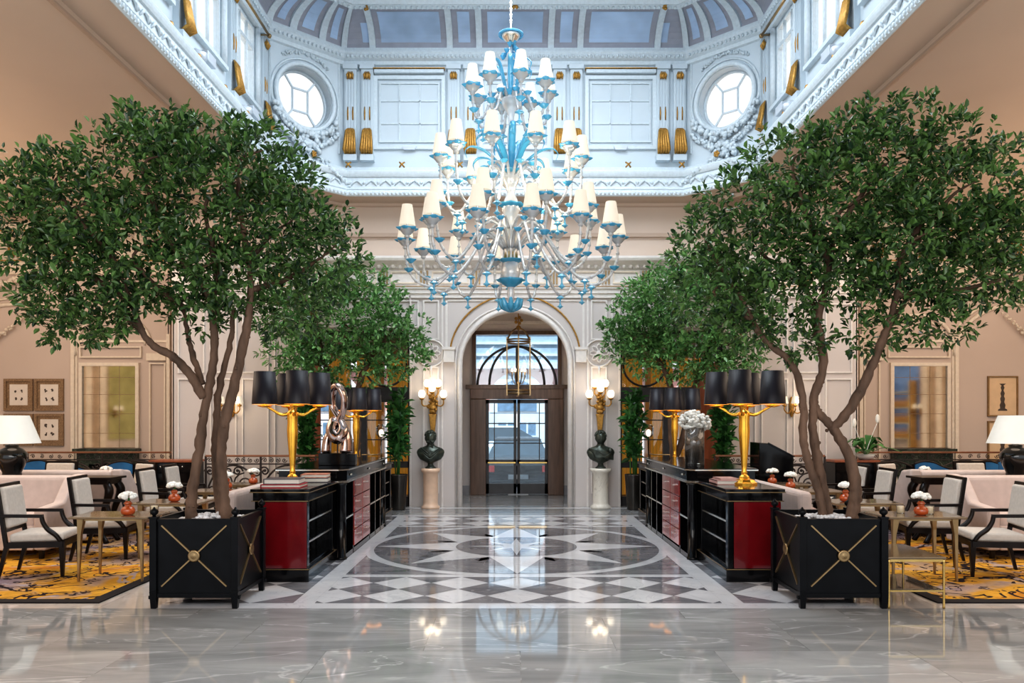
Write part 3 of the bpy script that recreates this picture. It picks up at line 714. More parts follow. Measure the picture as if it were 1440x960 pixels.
# ================================================================= SIDE BAYS (outer left and right)
YS = 16.0
def xs_(px): return (px-720)*YS/F + CAMX
def zs_(py): return 1.6-(py-592)*YS/F
for s in (-1, 1):
    side = 'left' if s < 0 else 'right'
    w = MB(); a, b = sorted((s*7.14, s*12.9)); w.b2(a, b, YS, YS+.2, 0, 5.66)
    ws = w.build('wall_bay_'+side, ['wall_w'], **ST)
    w = MB(); a, b = sorted((s*6.4, s*7.14)); w.b2(a, b, YS+.5, YS+.6, 0, 5.66); w.b2(s*6.38, s*6.42, YF, YS+.5, 0, 5.66); w.b2(s*7.12, s*7.16, YS, YS+.5, 0, 5.66)
    w.build('wall_return_'+side, ['wall_w'], **ST)
    d = MB(); a, b = sorted((s*6.5, s*7.05)); d.b2(a, b, YS+.44, YS+.5, 0, 2.2); dr = d.build('door_bay_'+side, ['doorgrey'], **ST)
    t = MB()
    def sx(px): return s*(abs(xs_(px))+.0)     # pixel measured on the left side of the axis
    def fr(p0, p1, y0, y1, ww=.04, d=.05): a, b = sorted((sx(p0), sx(p1))); t.frame(a, b, zs_(y1), zs_(y0), ww, d, YS)
    fr(211, 234, 510, 660, .03); fr(113, 200, 487, 503, .03); fr(106, 240, 478, 690, .05, .02)
    for p in (104, 238): t.bar((sx(p), YS-.03, 0), (sx(p), YS-.03, zs_(470)), .07, .07)
    cx = sx(19); r = abs(sx(106)-cx)
    for rr, q in ((r, .045), (r+.12, .025)):
        t.tube([(cx-rr*math.cos(PI*i/24), YS-.02, zs_(500)+ (zs_(428)-zs_(500)+rr-r)*math.sin(PI*i/24)) for i in range(25)], q, 6)
    cx2 = sx(160); r2 = abs(sx(212)-cx2)
    t.tube([(cx2-r2*math.cos(PI*i/20), YS-.02, zs_(485)+.62*math.sin(PI*i/20)) for i in range(21)], .04, 6)
    t.tube([(cx2-r2*.85*math.cos(PI*i/20), YS-.02, zs_(485)+.52*math.sin(PI*i/20)) for i in range(21)], .02, 6)
    a, b = sorted((sx(208), sx(235))); t.b2(a, b, YS-.08, YS, zs_(507), zs_(497)); 
    t.build('panel_moulding', 'trim_w', ws)
    e = MB(); a, b = sorted((s*7.1, s*12.9))
    hsweep(e, [(0,4.62),(.06,4.62),(.06,4.72),(.10,4.74),(.10,4.84),(.14,4.88),(.06,4.92),(.06,5.28),(.12,5.32),(.16,5.40),(.26,5.46),(.32,5.54),(.34,5.64),(0,5.655)], a, b, YS)
    x = 7.2
    while x < 12.8:
        e.ball((s*x, YS-.16, 5.36), (.10,.08,.045), 7, 4); x += .34
    for k in range(3):      # scroll reliefs between the triglyphs
        cx = s*(8.6+.95*2*k+.55)
        for q in (-1, 1): e.tube([(cx+q*(.05+.16*(1-t_)*math.cos(t_*7)), YS-.08, 5.10+.14*(1-t_)*math.sin(t_*7)) for t_ in [i/14 for i in range(15)]], .025, 5)
        leafball(e, (cx, YS-.08, 5.1), .08, 5)
    ent = e.build('trim_cornice_'+side, ['trim_w'], **ST)
    g = MB()
    for k in range(12):
        x = 7.45+.475*k
        if k % 2 == 0 or k > 8:
            for q in (-1, 0, 1): g.tube([(s*x+q*.09, YS-.08, 5.26), (s*x+q*.09+.02, YS-.11, 5.12), (s*x+q*.09, YS-.08, 4.96)], .022, 5)
    g.build('gilt_triglyph', 'gold', ent)
    g = MB(); hsweep(g, [(.14,4.875),(.15,4.88),(.15,4.895),(.14,4.90)], a, b, YS); hsweep(g, [(.26,5.455),(.275,5.46),(.275,5.475),(.26,5.48)], a, b, YS); g.build('gilt_line', 'gold', ent)
    # plaster garlands hanging from the frieze
    gl = MB()
    p0 = Vector((sx(100), YS-.12, zs_(362))); p1 = Vector((sx(-40), YS-.12, zs_(410)))
    for k in range(34):
        f_ = k/33; p = p0.lerp(p1, f_); leafball(gl, (p.x, p.y, p.z-.12*math.sin(PI*f_)), .09, 3)
    p0 = Vector((sx(42), YS-.1, zs_(440))); p1 = Vector((sx(-30), YS-.1, zs_(490)))
    for k in range(16):
        f_ = k/15; p = p0.lerp(p1, f_); leafball(gl, (p.x, p.y, p.z-.10*math.sin(PI*f_)), .10*(.4+.6*f_), 3)
    gl.build('garland', 'trim_w', ws)
    # tall mirror
    w2 = MB(); a, b = sorted((s*12.9, s*13.05)); w2.b2(a, b, 0, 17, 0, 5.66); sw = w2.build('wall_'+side, ['wall_w'], **ST)
    t = MB()
    for y in (4.9, 7.95, 8.75, 10.4, 12.0, 13.6):
        t.b2(s*12.9, s*12.72, y-.16, y+.16, 0, 4.6); t.b2(s*12.9, s*12.66, y-.22, y+.22, 4.3, 4.6); t.b2(s*12.9, s*12.66, y-.22, y+.22, 0, .3)
    t.b2(s*12.9, s*12.6, 0, 16, 4.6, 5.0)
    t.build('pilaster', 'trim_w', sw)
    t = MB(); t.b2(s*12.9, s*12.87, 5.2, 7.3, 1.0, 3.6); t.build('wall_panel', 'olive' if s < 0 else 'barblue', sw)

# ================================================================= ALCOVE AND STREET DOOR
YD = 16.9
w = MB(); DX0, DX1 = -.86, .96; DC = (DX0+DX1)/2
for s in (-1, 1): w.b2(s*1.28, s*1.38, YF+.3, YD, 0, 4.1)
w.b2(-1.38, 1.38, YF+.3, YD+.1, 4.1, 4.2)
w.b2(-1.38, DX0-.06, YD, YD+.25, 0, 4.1); w.b2(DX1+.06, 1.38, YD, YD+.25, 0, 4.1); w.b2(DX0-.06, DX1+.06, YD, YD+.25, 3.56, 4.1)
for s in (-1, 1): w.b2(s*1.01, s*1.38, YF+.3, YF+.34, 0, 4.1)
wa = w.build('wall_alcove', ['wall'], **ST)
t = MB(); t.b2(-1.28, 1.28, YD-.04, YD, 3.72, 3.78)
for s in (-1, 1):
    t.b2(s*1.28, s*1.24, 15.2, 15.24, .25, 3.2); t.b2(s*1.28, s*1.24, 16.4, 16.44, .25, 3.2); t.b2(s*1.28, s*1.24, 15.2, 16.44, 3.18, 3.22); t.b2(s*1.28, s*1.22, 14.9, 16.9, 3.5, 3.58)
t.build('panel_moulding', 'trim', wa)
t = MB()
for s in (-1, 1): t.b2(s*1.28, s*1.24, 14.9, 16.9, 0, .2); t.b2(min(s*1.28, s*.99), max(s*1.28, s*.99), YD-.04, YD, 0, .2)
t.build('baseboard_alcove', ['doorgrey'], **ST)
win = thing(winname(), '', ''); del win['label'], win['category']; win['kind'] = 'structure'
f = MB(); z0, z1 = 2.36, 3.50
f.b2(DX0-.06, DX0+.02, YD-.06, YD+.12, z0, z1+.06); f.b2(DX1-.02, DX1+.06, YD-.06, YD+.12, z0, z1+.06); f.b2(DX0, DX1, YD-.06, YD+.12, z1-.02, z1+.06); f.b2(DX0-.2, DX1+.2, YD-.12, YD+.12, z0-.06, z0+.03)
f.build('window_frame', 'wood', win)
f = MB()
for rx in (.86, .60, .0):
    if rx: f.tube([(DC-rx*math.cos(PI*i/24), YD, z0+.03+.84*math.sin(PI*i/24)) for i in range(25)], .026, 6)
f.tube([(DC,YD,z0),(DC,YD,z0+.87)], .026, 6)
f.build('fanlight_bars', 'dframe', win)
f = MB(); f.b2(DX0, DX1, YD+.04, YD+.045, z0, z1); f.build('pane', 'glassb', win)
# door case and the two glazed leaves
dr = thing('door_1', '', ''); del dr['label'], dr['category']; dr['kind'] = 'structure'
f = MB(); f.b2(DX0-.10, DX0+.24, YD-.13, YD+.13, 0, 2.08); f.b2(DX1-.24, DX1+.10, YD-.13, YD+.13, 0, 2.08); f.b2(DX0-.10, DX1+.10, YD-.14, YD+.14, 2.08, 2.30); f.build('door_case', 'wood', dr, bevel=.012)
for q in (0, 1):
    x0 = DX0+.24 if q == 0 else DC+.01; x1 = DC-.01 if q == 0 else DX1-.24
    f = MB(); y0, y1 = YD-.03, YD+.03
    f.b2(x0, x0+.06, y0, y1, .02, 2.07); f.b2(x1-.06, x1, y0, y1, .02, 2.07); f.b2(x0, x1, y0, y1, .02, .24); f.b2(x0, x1, y0, y1, 1.99, 2.07); f.b2(x0, x1, y0, y1, .68, .76)
    for zz in (1.12, 1.55): f.b2(x0, x1, y0+.01, y1-.01, zz-.012, zz+.012)
    xm = x0+.06+.12 if q == 0 else x1-.06-.12; f.b2(xm-.01, xm+.01, y0+.01, y1-.01, .76, 2.0)
    f.build('door_leaf', 'dframe', dr)
    f = MB(); f.b2(x0+.05, x1-.05, YD, YD+.006, .24, 2.0); f.build('pane', 'glassb', dr)
    f = MB(); f.bar((x0+.04, YD-.07, .70), (x1-.02, YD-.07, .70), .03); f.bar((x0+.05,YD-.07,.7),(x0+.05,YD,.7),.02); f.bar((x1-.04,YD-.07,.7),(x1-.04,YD,.7),.02); f.build('push_bar', 'brassy', dr)
# glazed side openings
for s in (-1, 1):
    side = 'left' if s < 0 else 'right'
    win = thing(winname(), '', ''); del win['label'], win['category']; win['kind'] = 'structure'
    f = MB(); Yg = YF+.18
    def fb(x0, x1, z0, z1, d=.05): a, b = sorted((s*x0, s*x1)); f.b2(a, b, Yg-d, Yg+d, z0, z1)
    fb(1.97, 3.91, 1.96, 2.24, .08); fb(1.97, 3.91, 0, .18); fb(1.97, 3.91, .72, .84); fb(2.80, 2.92, 0, 2.0); fb(3.80, 3.91, 0, 3.3); fb(1.97, 2.02, 0, 3.3)
    for zz in (1.25, 1.62): fb(1.97, 3.91, zz-.01, zz+.01, .015)
    for x in (2.36, 3.36): fb(x-.01, x+.01, 0, 2.0, .015)
    fb(1.97, 3.91, 3.22, 3.3)
    f.tube([(s*2.45+.40*math.cos(2*PI*i/24), Yg, 2.66+.40*math.sin(2*PI*i/24)) for i in range(24)], .02, 6, closed=True)
    f.build('window_frame', 'dframe', win)
    f = MB(); a, b = (3.36, 3.84) if s > 0 else (-3.86, -3.66); f.b2(a, b, YF+.06, YF+.12, .02, 2.7); f.build('wooden_leaf', 'wood2', win)
    f = MB(); f.b2(s*1.97, s*3.91, Yg+.01, Yg+.016, 0, 3.3); f.build('pane', 'glass', win)
    # room behind the glazing
    w = MB(); a, b = sorted((s*1.38, s*6.4))
    w.b2(a, b, YD+.02, YD+.2, 0, .5); w.b2(a, b, YD+.02, YD+.2, 2.9, 4.2); w.b2(a, b, YF+.3, YD+.2, 3.6, 3.7)
    for x in (1.5, 2.2, 2.95, 3.7, 4.5, 5.4): a2, b2 = sorted((s*(x-.1), s*(x+.1))); w.b2(a2, b2, YD+.02, YD+.2, .5, 2.9)
    w.b2(s*6.38, s*6.48, YF+.3, YD, 0, 4.2)
    w.build('wall_side_room_'+side, ['wall_w'], **ST)
# ================================================================= STREET OUTSIDE
w = MB(); w.b2(-30, 30, 17.2, 40, -.06, -.02); w.build('floor_street', ['road'], **ST)
YB = 27.
w = MB(); w.b2(-14, 14, YB, YB+.4, -.1, 7.5, 0); w.b2(-14, 14, YB-.1, YB, -.1, 1.95, 1)
for i in range(-4, 5):
    cx = .12+i*3.2
    n = 20; w.xz([(cx+.95, 1.9)]+[(cx+.95*math.cos(PI*j/n), 2.35+.95*math.sin(PI*j/n)) for j in range(n+1)]+[(cx-.95, 1.9)], YB-.12, YB, 1)
    w.xz([(cx+.68, 1.95)]+[(cx+.68*math.cos(PI*j/n), 2.35+.68*math.sin(PI*j/n)) for j in range(n+1)]+[(cx-.68, 1.95)], YB-.14, YB-.1, 2)
    w.b2(cx-.65, cx+.65, YB-.16, YB, .3, 1.55, 2)
    for k in (-.35, .0, .35): w.b2(cx+k-.03, cx+k+.03, YB-.18, YB-.1, .3, 1.55, 1)
    w.b2(cx-.65, cx+.65, YB-.18, YB-.1, 1.05, 1.1, 1)
w.b2(-14, 14, YB-.3, YB, 3.42, 3.62, 1); w.b2(-14, 14, YB-.2, YB, 3.62, 7.4, 3)
for k in range(5): w.b2(-14, 14, YB-.26, YB, 3.85+k*.4, 3.93+k*.4, 1)
w.build('wall_street_facade', ['pinkf', 'whitef', 'bluef', 'stoneb'], **ST)
# ================================================================= PLANTERS AND TREES
PW = .755
def make_planter():
    t = thing('planter_box', '', 'planter')
    h = PW/2
    b = MB(); q = h-.035
    for sx, sy, ww, dd in ((0,-q,2*q,.025),(0,q,2*q,.025),(-q,0,.025,2*q),(q,0,.025,2*q)): b.box((sx,sy,.42), (ww,dd,.66))
    b.box((0,0,.12), (2*q,2*q,.03)); b.build('box', 'blackm', t)
    s = MB(); s.box((0,0,.66), (2*q-.03,2*q-.03,.03)); s.build('soil', 'soil', t)
    for sx in (-1, 1):
        for sy in (-1, 1):
            p = MB(); x, y = sx*(h-.03), sy*(h-.03)
            p.box((x,y,.46), (.06,.06,.62)); p.box((x,y,.775), (.07,.07,.02)); p.taper((x,y,0), (x,y,.15), .045, .062)
            p.box((x+sx*.03,y,.095), (.03,.03,.03))
            l = p.build('post', 'blackm', t, bevel=.004)
            f = MB(); f.lathe([(.018,.78),(.014,.795),(.032,.81),(.036,.825),(.030,.842),(.012,.852),(.008,.862),(.0,.868)], 10, (x,y,0)); f.build('finial', 'blackm', l)
    for k in range(4):
        R = Matrix.Rotation(k*PI/2, 4, 'Z'); r = MB()
        r.box((0,-h+.03,.755), (2*h-.12,.035,.022)); r.v = [tuple(R @ Vector(v)) for v in r.v]; r.build('top_rail', 'blackm', t)
        r = MB(); r.box((0,-h+.03,.115), (2*h-.12,.035,.03)); r.v = [tuple(R @ Vector(v)) for v in r.v]; r.build('bottom_rail', 'blackm', t)
        if k in (0, 1, 3):
            c = MB(); y = -h+.017; a, z0, z1 = h-.10, .19, .71; zc = (z0+z1)/2
            for i in (-1, 1):
                c.bar((i*a, y, z0), (0, y, zc), .016, .012); c.bar((i*a, y, z1), (0, y, zc), .016, .012)
            c.lathe([(.052,0),(.052,.012),(.042,.018),(.034,.014),(.02,.02),(0,.022)], 20, T=Matrix.Translation((0,y,zc)) @ Matrix.Rotation(PI/2, 4, 'X'))
            c.v = [tuple(R @ Vector(v)) for v in c.v]; c.build('brass_cross', 'brass', t)
    return t
planter = make_planter()
PL = [(-2.77, 6.98, 'black square planter with brass crosses, near left beside the small bookcase', None),
      (2.775, 6.98, 'black square planter with brass crosses, near right beside the low brass table', None),
      (-2.77, 13.6, 'black square planter at the far end of the left consoles, under the far tree', None),
      (2.775, 13.6, 'black square planter at the far end of the right consoles, under the far tree', None)]
def pebbles(loc, label):
    m = MB(); r = random.Random(int(loc[0]*100+loc[1]*10))
    for k in range(230):
        x, y = r.uniform(-.31,.31), r.uniform(-.31,.31); q = r.uniform(.016,.034)
        zz = .68+.055*max(0, 1-(x*x+y*y)/.1)+r.uniform(0,.03)
        m.ball((x,y,zz), (q,q*r.uniform(.7,1),q*.7), 6, 4)
    o = m.build('pebbles', 'pebble', None, loc, **tags(label, 'pebbles')); o['kind'] = 'stuff'
for i, (x, y, lab, g) in enumerate(PL):
    o = planter if i == 0 else dup(planter, (x, y, 0))
    o.location = (x, y, 0); o['label'] = lab; o['group'] = 'black planter boxes'
    pebbles((x, y, 0), ('white pebbles filling the near left planter', 'white pebbles filling the near right planter', 'white pebbles filling the far left planter', 'white pebbles filling the far right planter')[i])

def leaves(pts, dirs, size, per, spread, seed):
    """sprigs of folded leaves; returns vertex / face lists"""
    r = np.random.default_rng(seed); n = len(pts); V = []; Fc = []
    P = np.repeat(pts, per, 0); D = np.repeat(dirs, per, 0)
    k = np.tile(np.arange(per), n)
    rv = r.normal(size=P.shape); lat = np.cross(D, rv); lat /= np.linalg.norm(lat, axis=1)[:,None]+1e-9
    t = (k/max(1, per-1))[:,None]
    base = P + D*spread*t + lat*.008
    d = D*(.35+.65*t) + lat*(.95-.35*t) + r.normal(size=P.shape)*.22 + np.array([0,0,.10]); d /= np.linalg.norm(d, axis=1)[:,None]
    up = np.array([0,0,1.0]) + r.normal(size=P.shape)*.45; w = np.cross(d, up); w /= np.linalg.norm(w, axis=1)[:,None]+1e-9
    nrm = np.cross(w, d); L = size*(.7+.6*r.random((len(P),1))); wd_ = L*.24
    a = base; tip = base + d*L - nrm*L*.10
    l1 = base + d*L*.35 + w*wd_ + nrm*wd_*.35; l2 = base + d*L*.72 + w*wd_*.82 + nrm*wd_*.25
    r1 = base + d*L*.35 - w*wd_ + nrm*wd_*.35; r2 = base + d*L*.72 - w*wd_*.82 + nrm*wd_*.25
    V = np.stack([a, l1, l2, tip, r2, r1], 1).reshape(-1, 3); m = len(P)
    b = np.arange(m)[:,None]*6
    Fc = np.concatenate([b+np.array([[0,1,2,3]]), b+np.array([[0,3,4,5]])], 1).reshape(-1, 4)
    return V, Fc
def leafmesh(name, V, Fc, m):
    me = bpy.data.meshes.new(name); me.from_pydata(V.tolist(), [], Fc.tolist()); me.materials.append(mt[m]); me.update(); return me
def pads(blobs, Y0, dens, seed, depth=1.0):
    """blobs: (px, py, rx, ry) in photo pixels at depth Y0 -> sprig points and outward directions"""
    r = np.random.default_rng(seed); P = []; D = []; sc_ = Y0/F
    for b in blobs:
        px, py, rx, ry = b[:4]; dy = b[4] if len(b) > 4 else 0.
        c = np.array([X(px, Y0), Y0+dy, Z(py, Y0)]); R = np.array([rx*sc_, max(.3, rx*sc_*.9)*depth, ry*sc_])
        n = int(dens*(R[0]*R[1]*R[2])**(2/3))
        u = r.normal(size=(n,3)); u /= np.linalg.norm(u, axis=1)[:,None]
        rad = (.45+.55*r.random((n,1))**.6)
        # lumpy surface
        lump = 1+.16*np.sin(u[:,:1]*7+seed)*np.sin(u[:,1:2]*6)+.12*np.sin(u[:,2:3]*9+px)
        P.append(c + u*R*rad*lump); d = u/R; d /= np.linalg.norm(d, axis=1)[:,None]; d = d*.8 + np.array([0,0,.15]) + r.normal(size=d.shape)*.35
        d /= np.linalg.norm(d, axis=1)[:,None]; D.append(d)
    return np.concatenate(P), np.concatenate(D)
def knobby(mb, pts, r, Y0, seed, n=9):
    rr = random.Random(seed); W3 = []
    for p in pts:
        dy = p[2] if len(p) > 2 else 0.
        W3.append(Vector((X(p[0], Y0), Y0+dy, Z(p[1], Y0))))
    c = crom(W3, 7); rad = lerp_r(r, len(c)); rad = [q*(1+rr.uniform(-.10,.14)) for q in rad]
    c = [p+Vector((rr.uniform(-1,1), rr.uniform(-1,1), 0))*.006 for p in c]
    mb.tube(c, rad, n)
    for k in range(len(c)//4):
        i = rr.randrange(len(c)); a = rr.uniform(0, 6.28); mb.ball(c[i]+Vector((math.cos(a), math.sin(a), 0))*rad[i]*.85, rad[i]*rr.uniform(.25,.42), 6, 4)
def tree(base, label, stems, blobs, Y0, dens, seed, mat, size, branch, off):
    """stem and blob coordinates are read at the tree's own depth Y0, then stored relative to its base"""
    t = thing('tree', label, 'tree', base, 0, 'potted ficus trees')
    tr_ = MB()
    for k, (pts, r) in enumerate(stems): knobby(tr_, pts, r, Y0, seed+k)
    for k, (p0, b) in enumerate(branch):
        bx, by = blobs[b][:2]; dy = blobs[b][4] if len(blobs[b]) > 4 else 0
        knobby(tr_, [p0, ((p0[0]+bx)/2+random.uniform(-8,8), (p0[1]+by)/2+4, dy*.6), (bx, by, dy), (bx+blobs[b][2]*.4, by-blobs[b][3]*.4, dy)], [.030,.022,.014,.006], Y0, seed+50+k, 7)
    tr_.v = [(v[0]-base[0], v[1]-base[1], v[2]-base[2]) for v in tr_.v]
    tr_.build('trunk', 'bark', t)
    P, D = pads(blobs, Y0, dens, seed, off)
    V, Fc = leaves(P-np.array(base), D, size, 7, .10, seed)
    link('foliage', leafmesh('foliage', V, Fc, mat), t)
Y1 = 6.98
stL = [([(273,735,-.08),(276,690,-.08),(283,640,-.06),(289,590,-.05),(296,545,-.03),(302,490,0),(297,440,.05),(300,390,.08)], [.050,.047,.043,.042,.038,.034,.028,.02]),
       ([(303,732,.12),(299,690,.12),(297,640,.1),(300,590,.08),(306,540,.06),(318,480,.1),(322,430,.12)], [.040,.036,.036,.034,.03,.026,.018]),
       ([(322,735,-.05),(318,690,-.07),(316,650,-.08),(321,600,-.1),(332,555,-.1),(345,505,-.12),(354,455,-.1),(357,415,-.08),(352,360,-.05)], [.056,.050,.046,.044,.044,.041,.036,.030,.02]),
       ([(290,560,-.05),(275,530,-.08),(252,503,-.12),(228,489,-.15),(213,468,-.18),(200,430,-.2),(180,380,-.2)], [.040,.040,.036,.032,.027,.022,.014]),
       ([(285,540,0),(270,505,.05),(258,470,.1),(250,430,.12)], [.03,.026,.022,.014])]
blL = [(290,285,105,75,0),(215,250,85,60,-.2),(330,225,85,48,.1),(235,200,70,38,.0),(395,250,45,40,.2),(370,320,90,60,.25),(430,350,70,55,.45),
       (85,265,75,42,-.1),(130,310,95,45,-.3),(60,330,45,22,-.2),(110,370,75,38,-.2),(70,425,40,22,-.1),(160,420,80,45,-.3),(215,370,95,60,-.35),(290,390,80,50,-.2),
       (130,465,45,24,-.3),(185,460,30,26,-.35),(345,400,60,40,0),(40,255,36,18,0),(390,430,60,40,.4),(270,440,40,22,.1),(200,178,40,22,.1),(340,180,40,18,.2),(420,300,50,30,.5)]
brL = [((300,390,.08),0),((298,430,.05),1),((352,370,-.05),2),((297,440,.05),14),((352,360,-.05),5),((356,410,-.08),6),((180,380,-.2),7),((180,380,-.2),8),((213,468,-.18),12),((200,430,-.2),10),((250,430,.12),13)]
tree((-2.77, 6.98, .66), 'tall leafy tree with three bare stems, near left planter', stL, blL, Y1, 900, 11, 'leafA', .066, brL, 1)
stR = [([(1157,735,-.05),(1147,690,-.06),(1135,655,-.06),(1127,620,-.05),(1128,575,-.03),(1124,535,0),(1110,505,.03),(1088,485,.06),(1070,465,.08),(1052,440,.1)], [.040,.037,.036,.034,.034,.034,.031,.029,.025,.018]),
       ([(1168,735,.02),(1160,690,.02),(1150,640,.02),(1143,600,.0),(1145,560,0),(1157,520,0),(1156,480,.02),(1152,450,.03),(1162,410,.03),(1168,370,.02),(1175,320,0)], [.044,.042,.042,.036,.038,.038,.034,.036,.030,.025,.016]),
       ([(1190,735,-.08),(1197,700,-.08),(1196,670,-.08),(1185,630,-.06),(1166,598,-.03),(1150,578,0),(1146,560,0)], [.050,.056,.050,.044,.042,.036,.02]),
       ([(1166,605,-.03),(1185,580,-.1),(1205,540,-.14),(1222,495,-.18),(1236,455,-.2),(1245,420,-.2),(1252,370,-.18)], [.038,.042,.040,.036,.033,.026,.016]),
       ([(1150,470,.03),(1162,440,.2),(1150,400,.25)], [.03,.024,.016])]
blR = [(1180,300,110,75,0),(1240,235,100,50,.05),(1120,225,70,50,.1),(1060,270,60,42,.3),(1280,180,50,24,-.1),(1200,195,60,30,.1),(1330,215,55,35,-.2),(1320,285,85,50,-.2),(1385,340,70,35,-.2),
       (1260,350,100,55,-.25),(1400,395,60,32,-.1),(1330,395,75,36,-.3),(1170,375,80,55,-.1),(1080,345,75,55,.2),(1010,325,50,42,.45),(1020,400,75,48,.4),(1090,420,75,45,.1),
       (1250,430,60,35,-.3),(1395,225,30,16,-.1),(1215,470,45,20,-.1),(1130,480,35,22,.1),(1060,455,50,26,.2),(1415,300,25,18,-.1),(1300,465,30,18,-.3),(1240,160,34,14,0),(1345,330,60,34,-.1)]
brR = [((1175,330,0),0),((1175,320,0),1),((1168,370,.02),2),((1052,440,.1),15),((1070,465,.08),14),((1252,370,-.18),7),((1245,420,-.2),10),((1245,400,-.2),9),((1252,370,-.18),6),((1150,400,.25),13),((1236,455,-.2),17)]
tree((2.775, 6.98, .66), 'tall leafy tree with three twisting stems, near right planter', stR, blR, Y1, 900, 23, 'leafA', .066, brR, 1)
Y2 = 13.6
stF = [([(498,668,0),(500,640,0),(503,600,0),(502,560,0),(508,530,0),(520,505,.1),(530,480,.1)], [.07,.065,.06,.055,.05,.042,.03]),
       ([(508,668,.1),(490,630,.1),(478,590,.1),(474,560,.1),(465,535,.1),(455,505,0),(450,480,0)], [.06,.06,.055,.05,.05,.04,.03])]
blF = [(480,450,100,55,0),(430,410,55,38,-.2),(500,400,60,34,0),(545,470,55,40,0),(555,500,50,30,.1),(505,515,75,30,-.1),(420,480,55,42,-.2),(430,525,50,22,0),(520,440,65,35,-.3),(470,380,35,22,.2),(580,480,26,22,0),(400,440,40,30,0),(460,500,60,34,-.4)]
brF = [((530,480,.1),3),((530,480,.1),0),((450,480,0),6),((450,480,0),1)]
tree((-2.77, 13.6, .66), 'smaller tree with lit leaf colours rising behind the left console lamps', stF, blF, Y2, 560, 31, 'leafB', .085, brF, .42)
def mx(l): return [tuple([1447-p[0]]+list(p[1:])) for p in l]
stG = [(mx(p), r) for p, r in stF]; blG = [tuple([1447-b[0]]+list(b[1:])) for b in blF]
blG = [(b[0]+3, b[1]-4+random.uniform(-10,10), b[2]*random.uniform(.95,1.1), b[3]*random.uniform(.95,1.1))+tuple(b[4:]) for b in blG] + [(1000,380,40,28,0),(905,470,40,40,0)]
brG = [(tuple([1447-a[0]]+list(a[1:])), b) for a, b in brF]
tree((2.775, 13.6, .66), 'smaller tree with lit leaf colours rising behind the right console lamps', stG, blG, Y2, 560, 37, 'leafB', .085, brG, .42)

# ================================================================= CONSOLES BETWEEN THE TREES
def slab(mb, x0, x1, y0, y1, z0, z1, m=0): mb.b2(x0, x1, y0, y1, z0, z1, m)
def small_cabinet(s, ya, yb, label, near):
    """open bookcase, aisle side at |x|=2.08, red lacquer end panel; ya = outer end"""
    t = thing('bookcase', label, 'cabinet', (s*2.36, (ya+yb)/2, 0), 0, 'low black bookcases at the ends of the consoles')
    y0, y1 = sorted((ya, yb)); L = y1-y0; h = L/2; e = -1 if near else 1; hw = .265
    c = MB()
    slab(c, -hw+.02, hw-.02, -h+.02, h-.02, .13, .76) if False else None
    c.b2(-s*hw, -s*(hw-.03), -h, h, .12, .80)                      # aisle side is -s*hw (towards x=0): stiles only
    c = MB(); xi, xo = -s*hw, s*hw
    c.b2(xo, xo-s*.03, -h+.02, h-.02, .12, .80)
    for k in (-1, 1): c.b2(xi+s*.03, xo, k*(h-.02), k*(h-.05), .12, .80)
    for k in (-1, 1): c.b2(xi, xi+s*.05, k*h, k*(h-.08), .12, .80)
    c.b2(xi+s*.02, xo, -h+.03, h-.03, .12, .16)
    c.b2(xi+s*.12, xi+s*.14, -h+.03, h-.03, .14, .80)
    c.build('carcass', 'black', t, bevel=.004)
    b = MB(); b.b2(xi-s*.02, xo+s*.02, -h-.02, h+.02, 0, .12); b.build('plinth', 'black', t, bevel=.005)
    p = MB(); p.b2(xi-s*.03, xo+s*.03, -h-.03, h+.03, .895, .925); p.b2(xi-s*.01, xo+s*.01, -h-.01, h+.01, .80, .895); p.build('top', 'black', t, bevel=.004)
    for zz, o in ((.805,.022),(.893,.036),(.127,.026)):
        q = .008; g = MB()
        g.b2(xi-s*o, xo+s*o, -h-o, -h-o+q, zz-.004, zz+.004); g.b2(xi-s*o, xo+s*o, h+o-q, h+o, zz-.004, zz+.004)
        g.b2(xi-s*o, xi-s*(o-q), -h-o, h+o, zz-.004, zz+.004); g.b2(xo+s*o, xo+s*(o-q), -h-o, h+o, zz-.004, zz+.004); g.build('gilt_line', 'brass', t)
    for zz in (.38, .59):
        sh = MB(); sh.b2(xi+s*.02, xi+s*.14, -h+.06, h-.06, zz-.012, zz+.012); l = sh.build('shelf', 'black', t)
        ed = MB(); ed.b2(xi+s*.012, xi+s*.02, -h+.08, h-.08, zz-.008, zz+.008); ed.build('silver_edge', 'silver', l)
    r = MB(); r.b2(-hw+.075, hw-.075, e*h, e*(h+.006), .15, .785); r.b2(-hw+.06, hw-.005, e*(h-.01), e*(h+.004), .135, .795)
    r.build('end_panel', 'red', t)
    return t
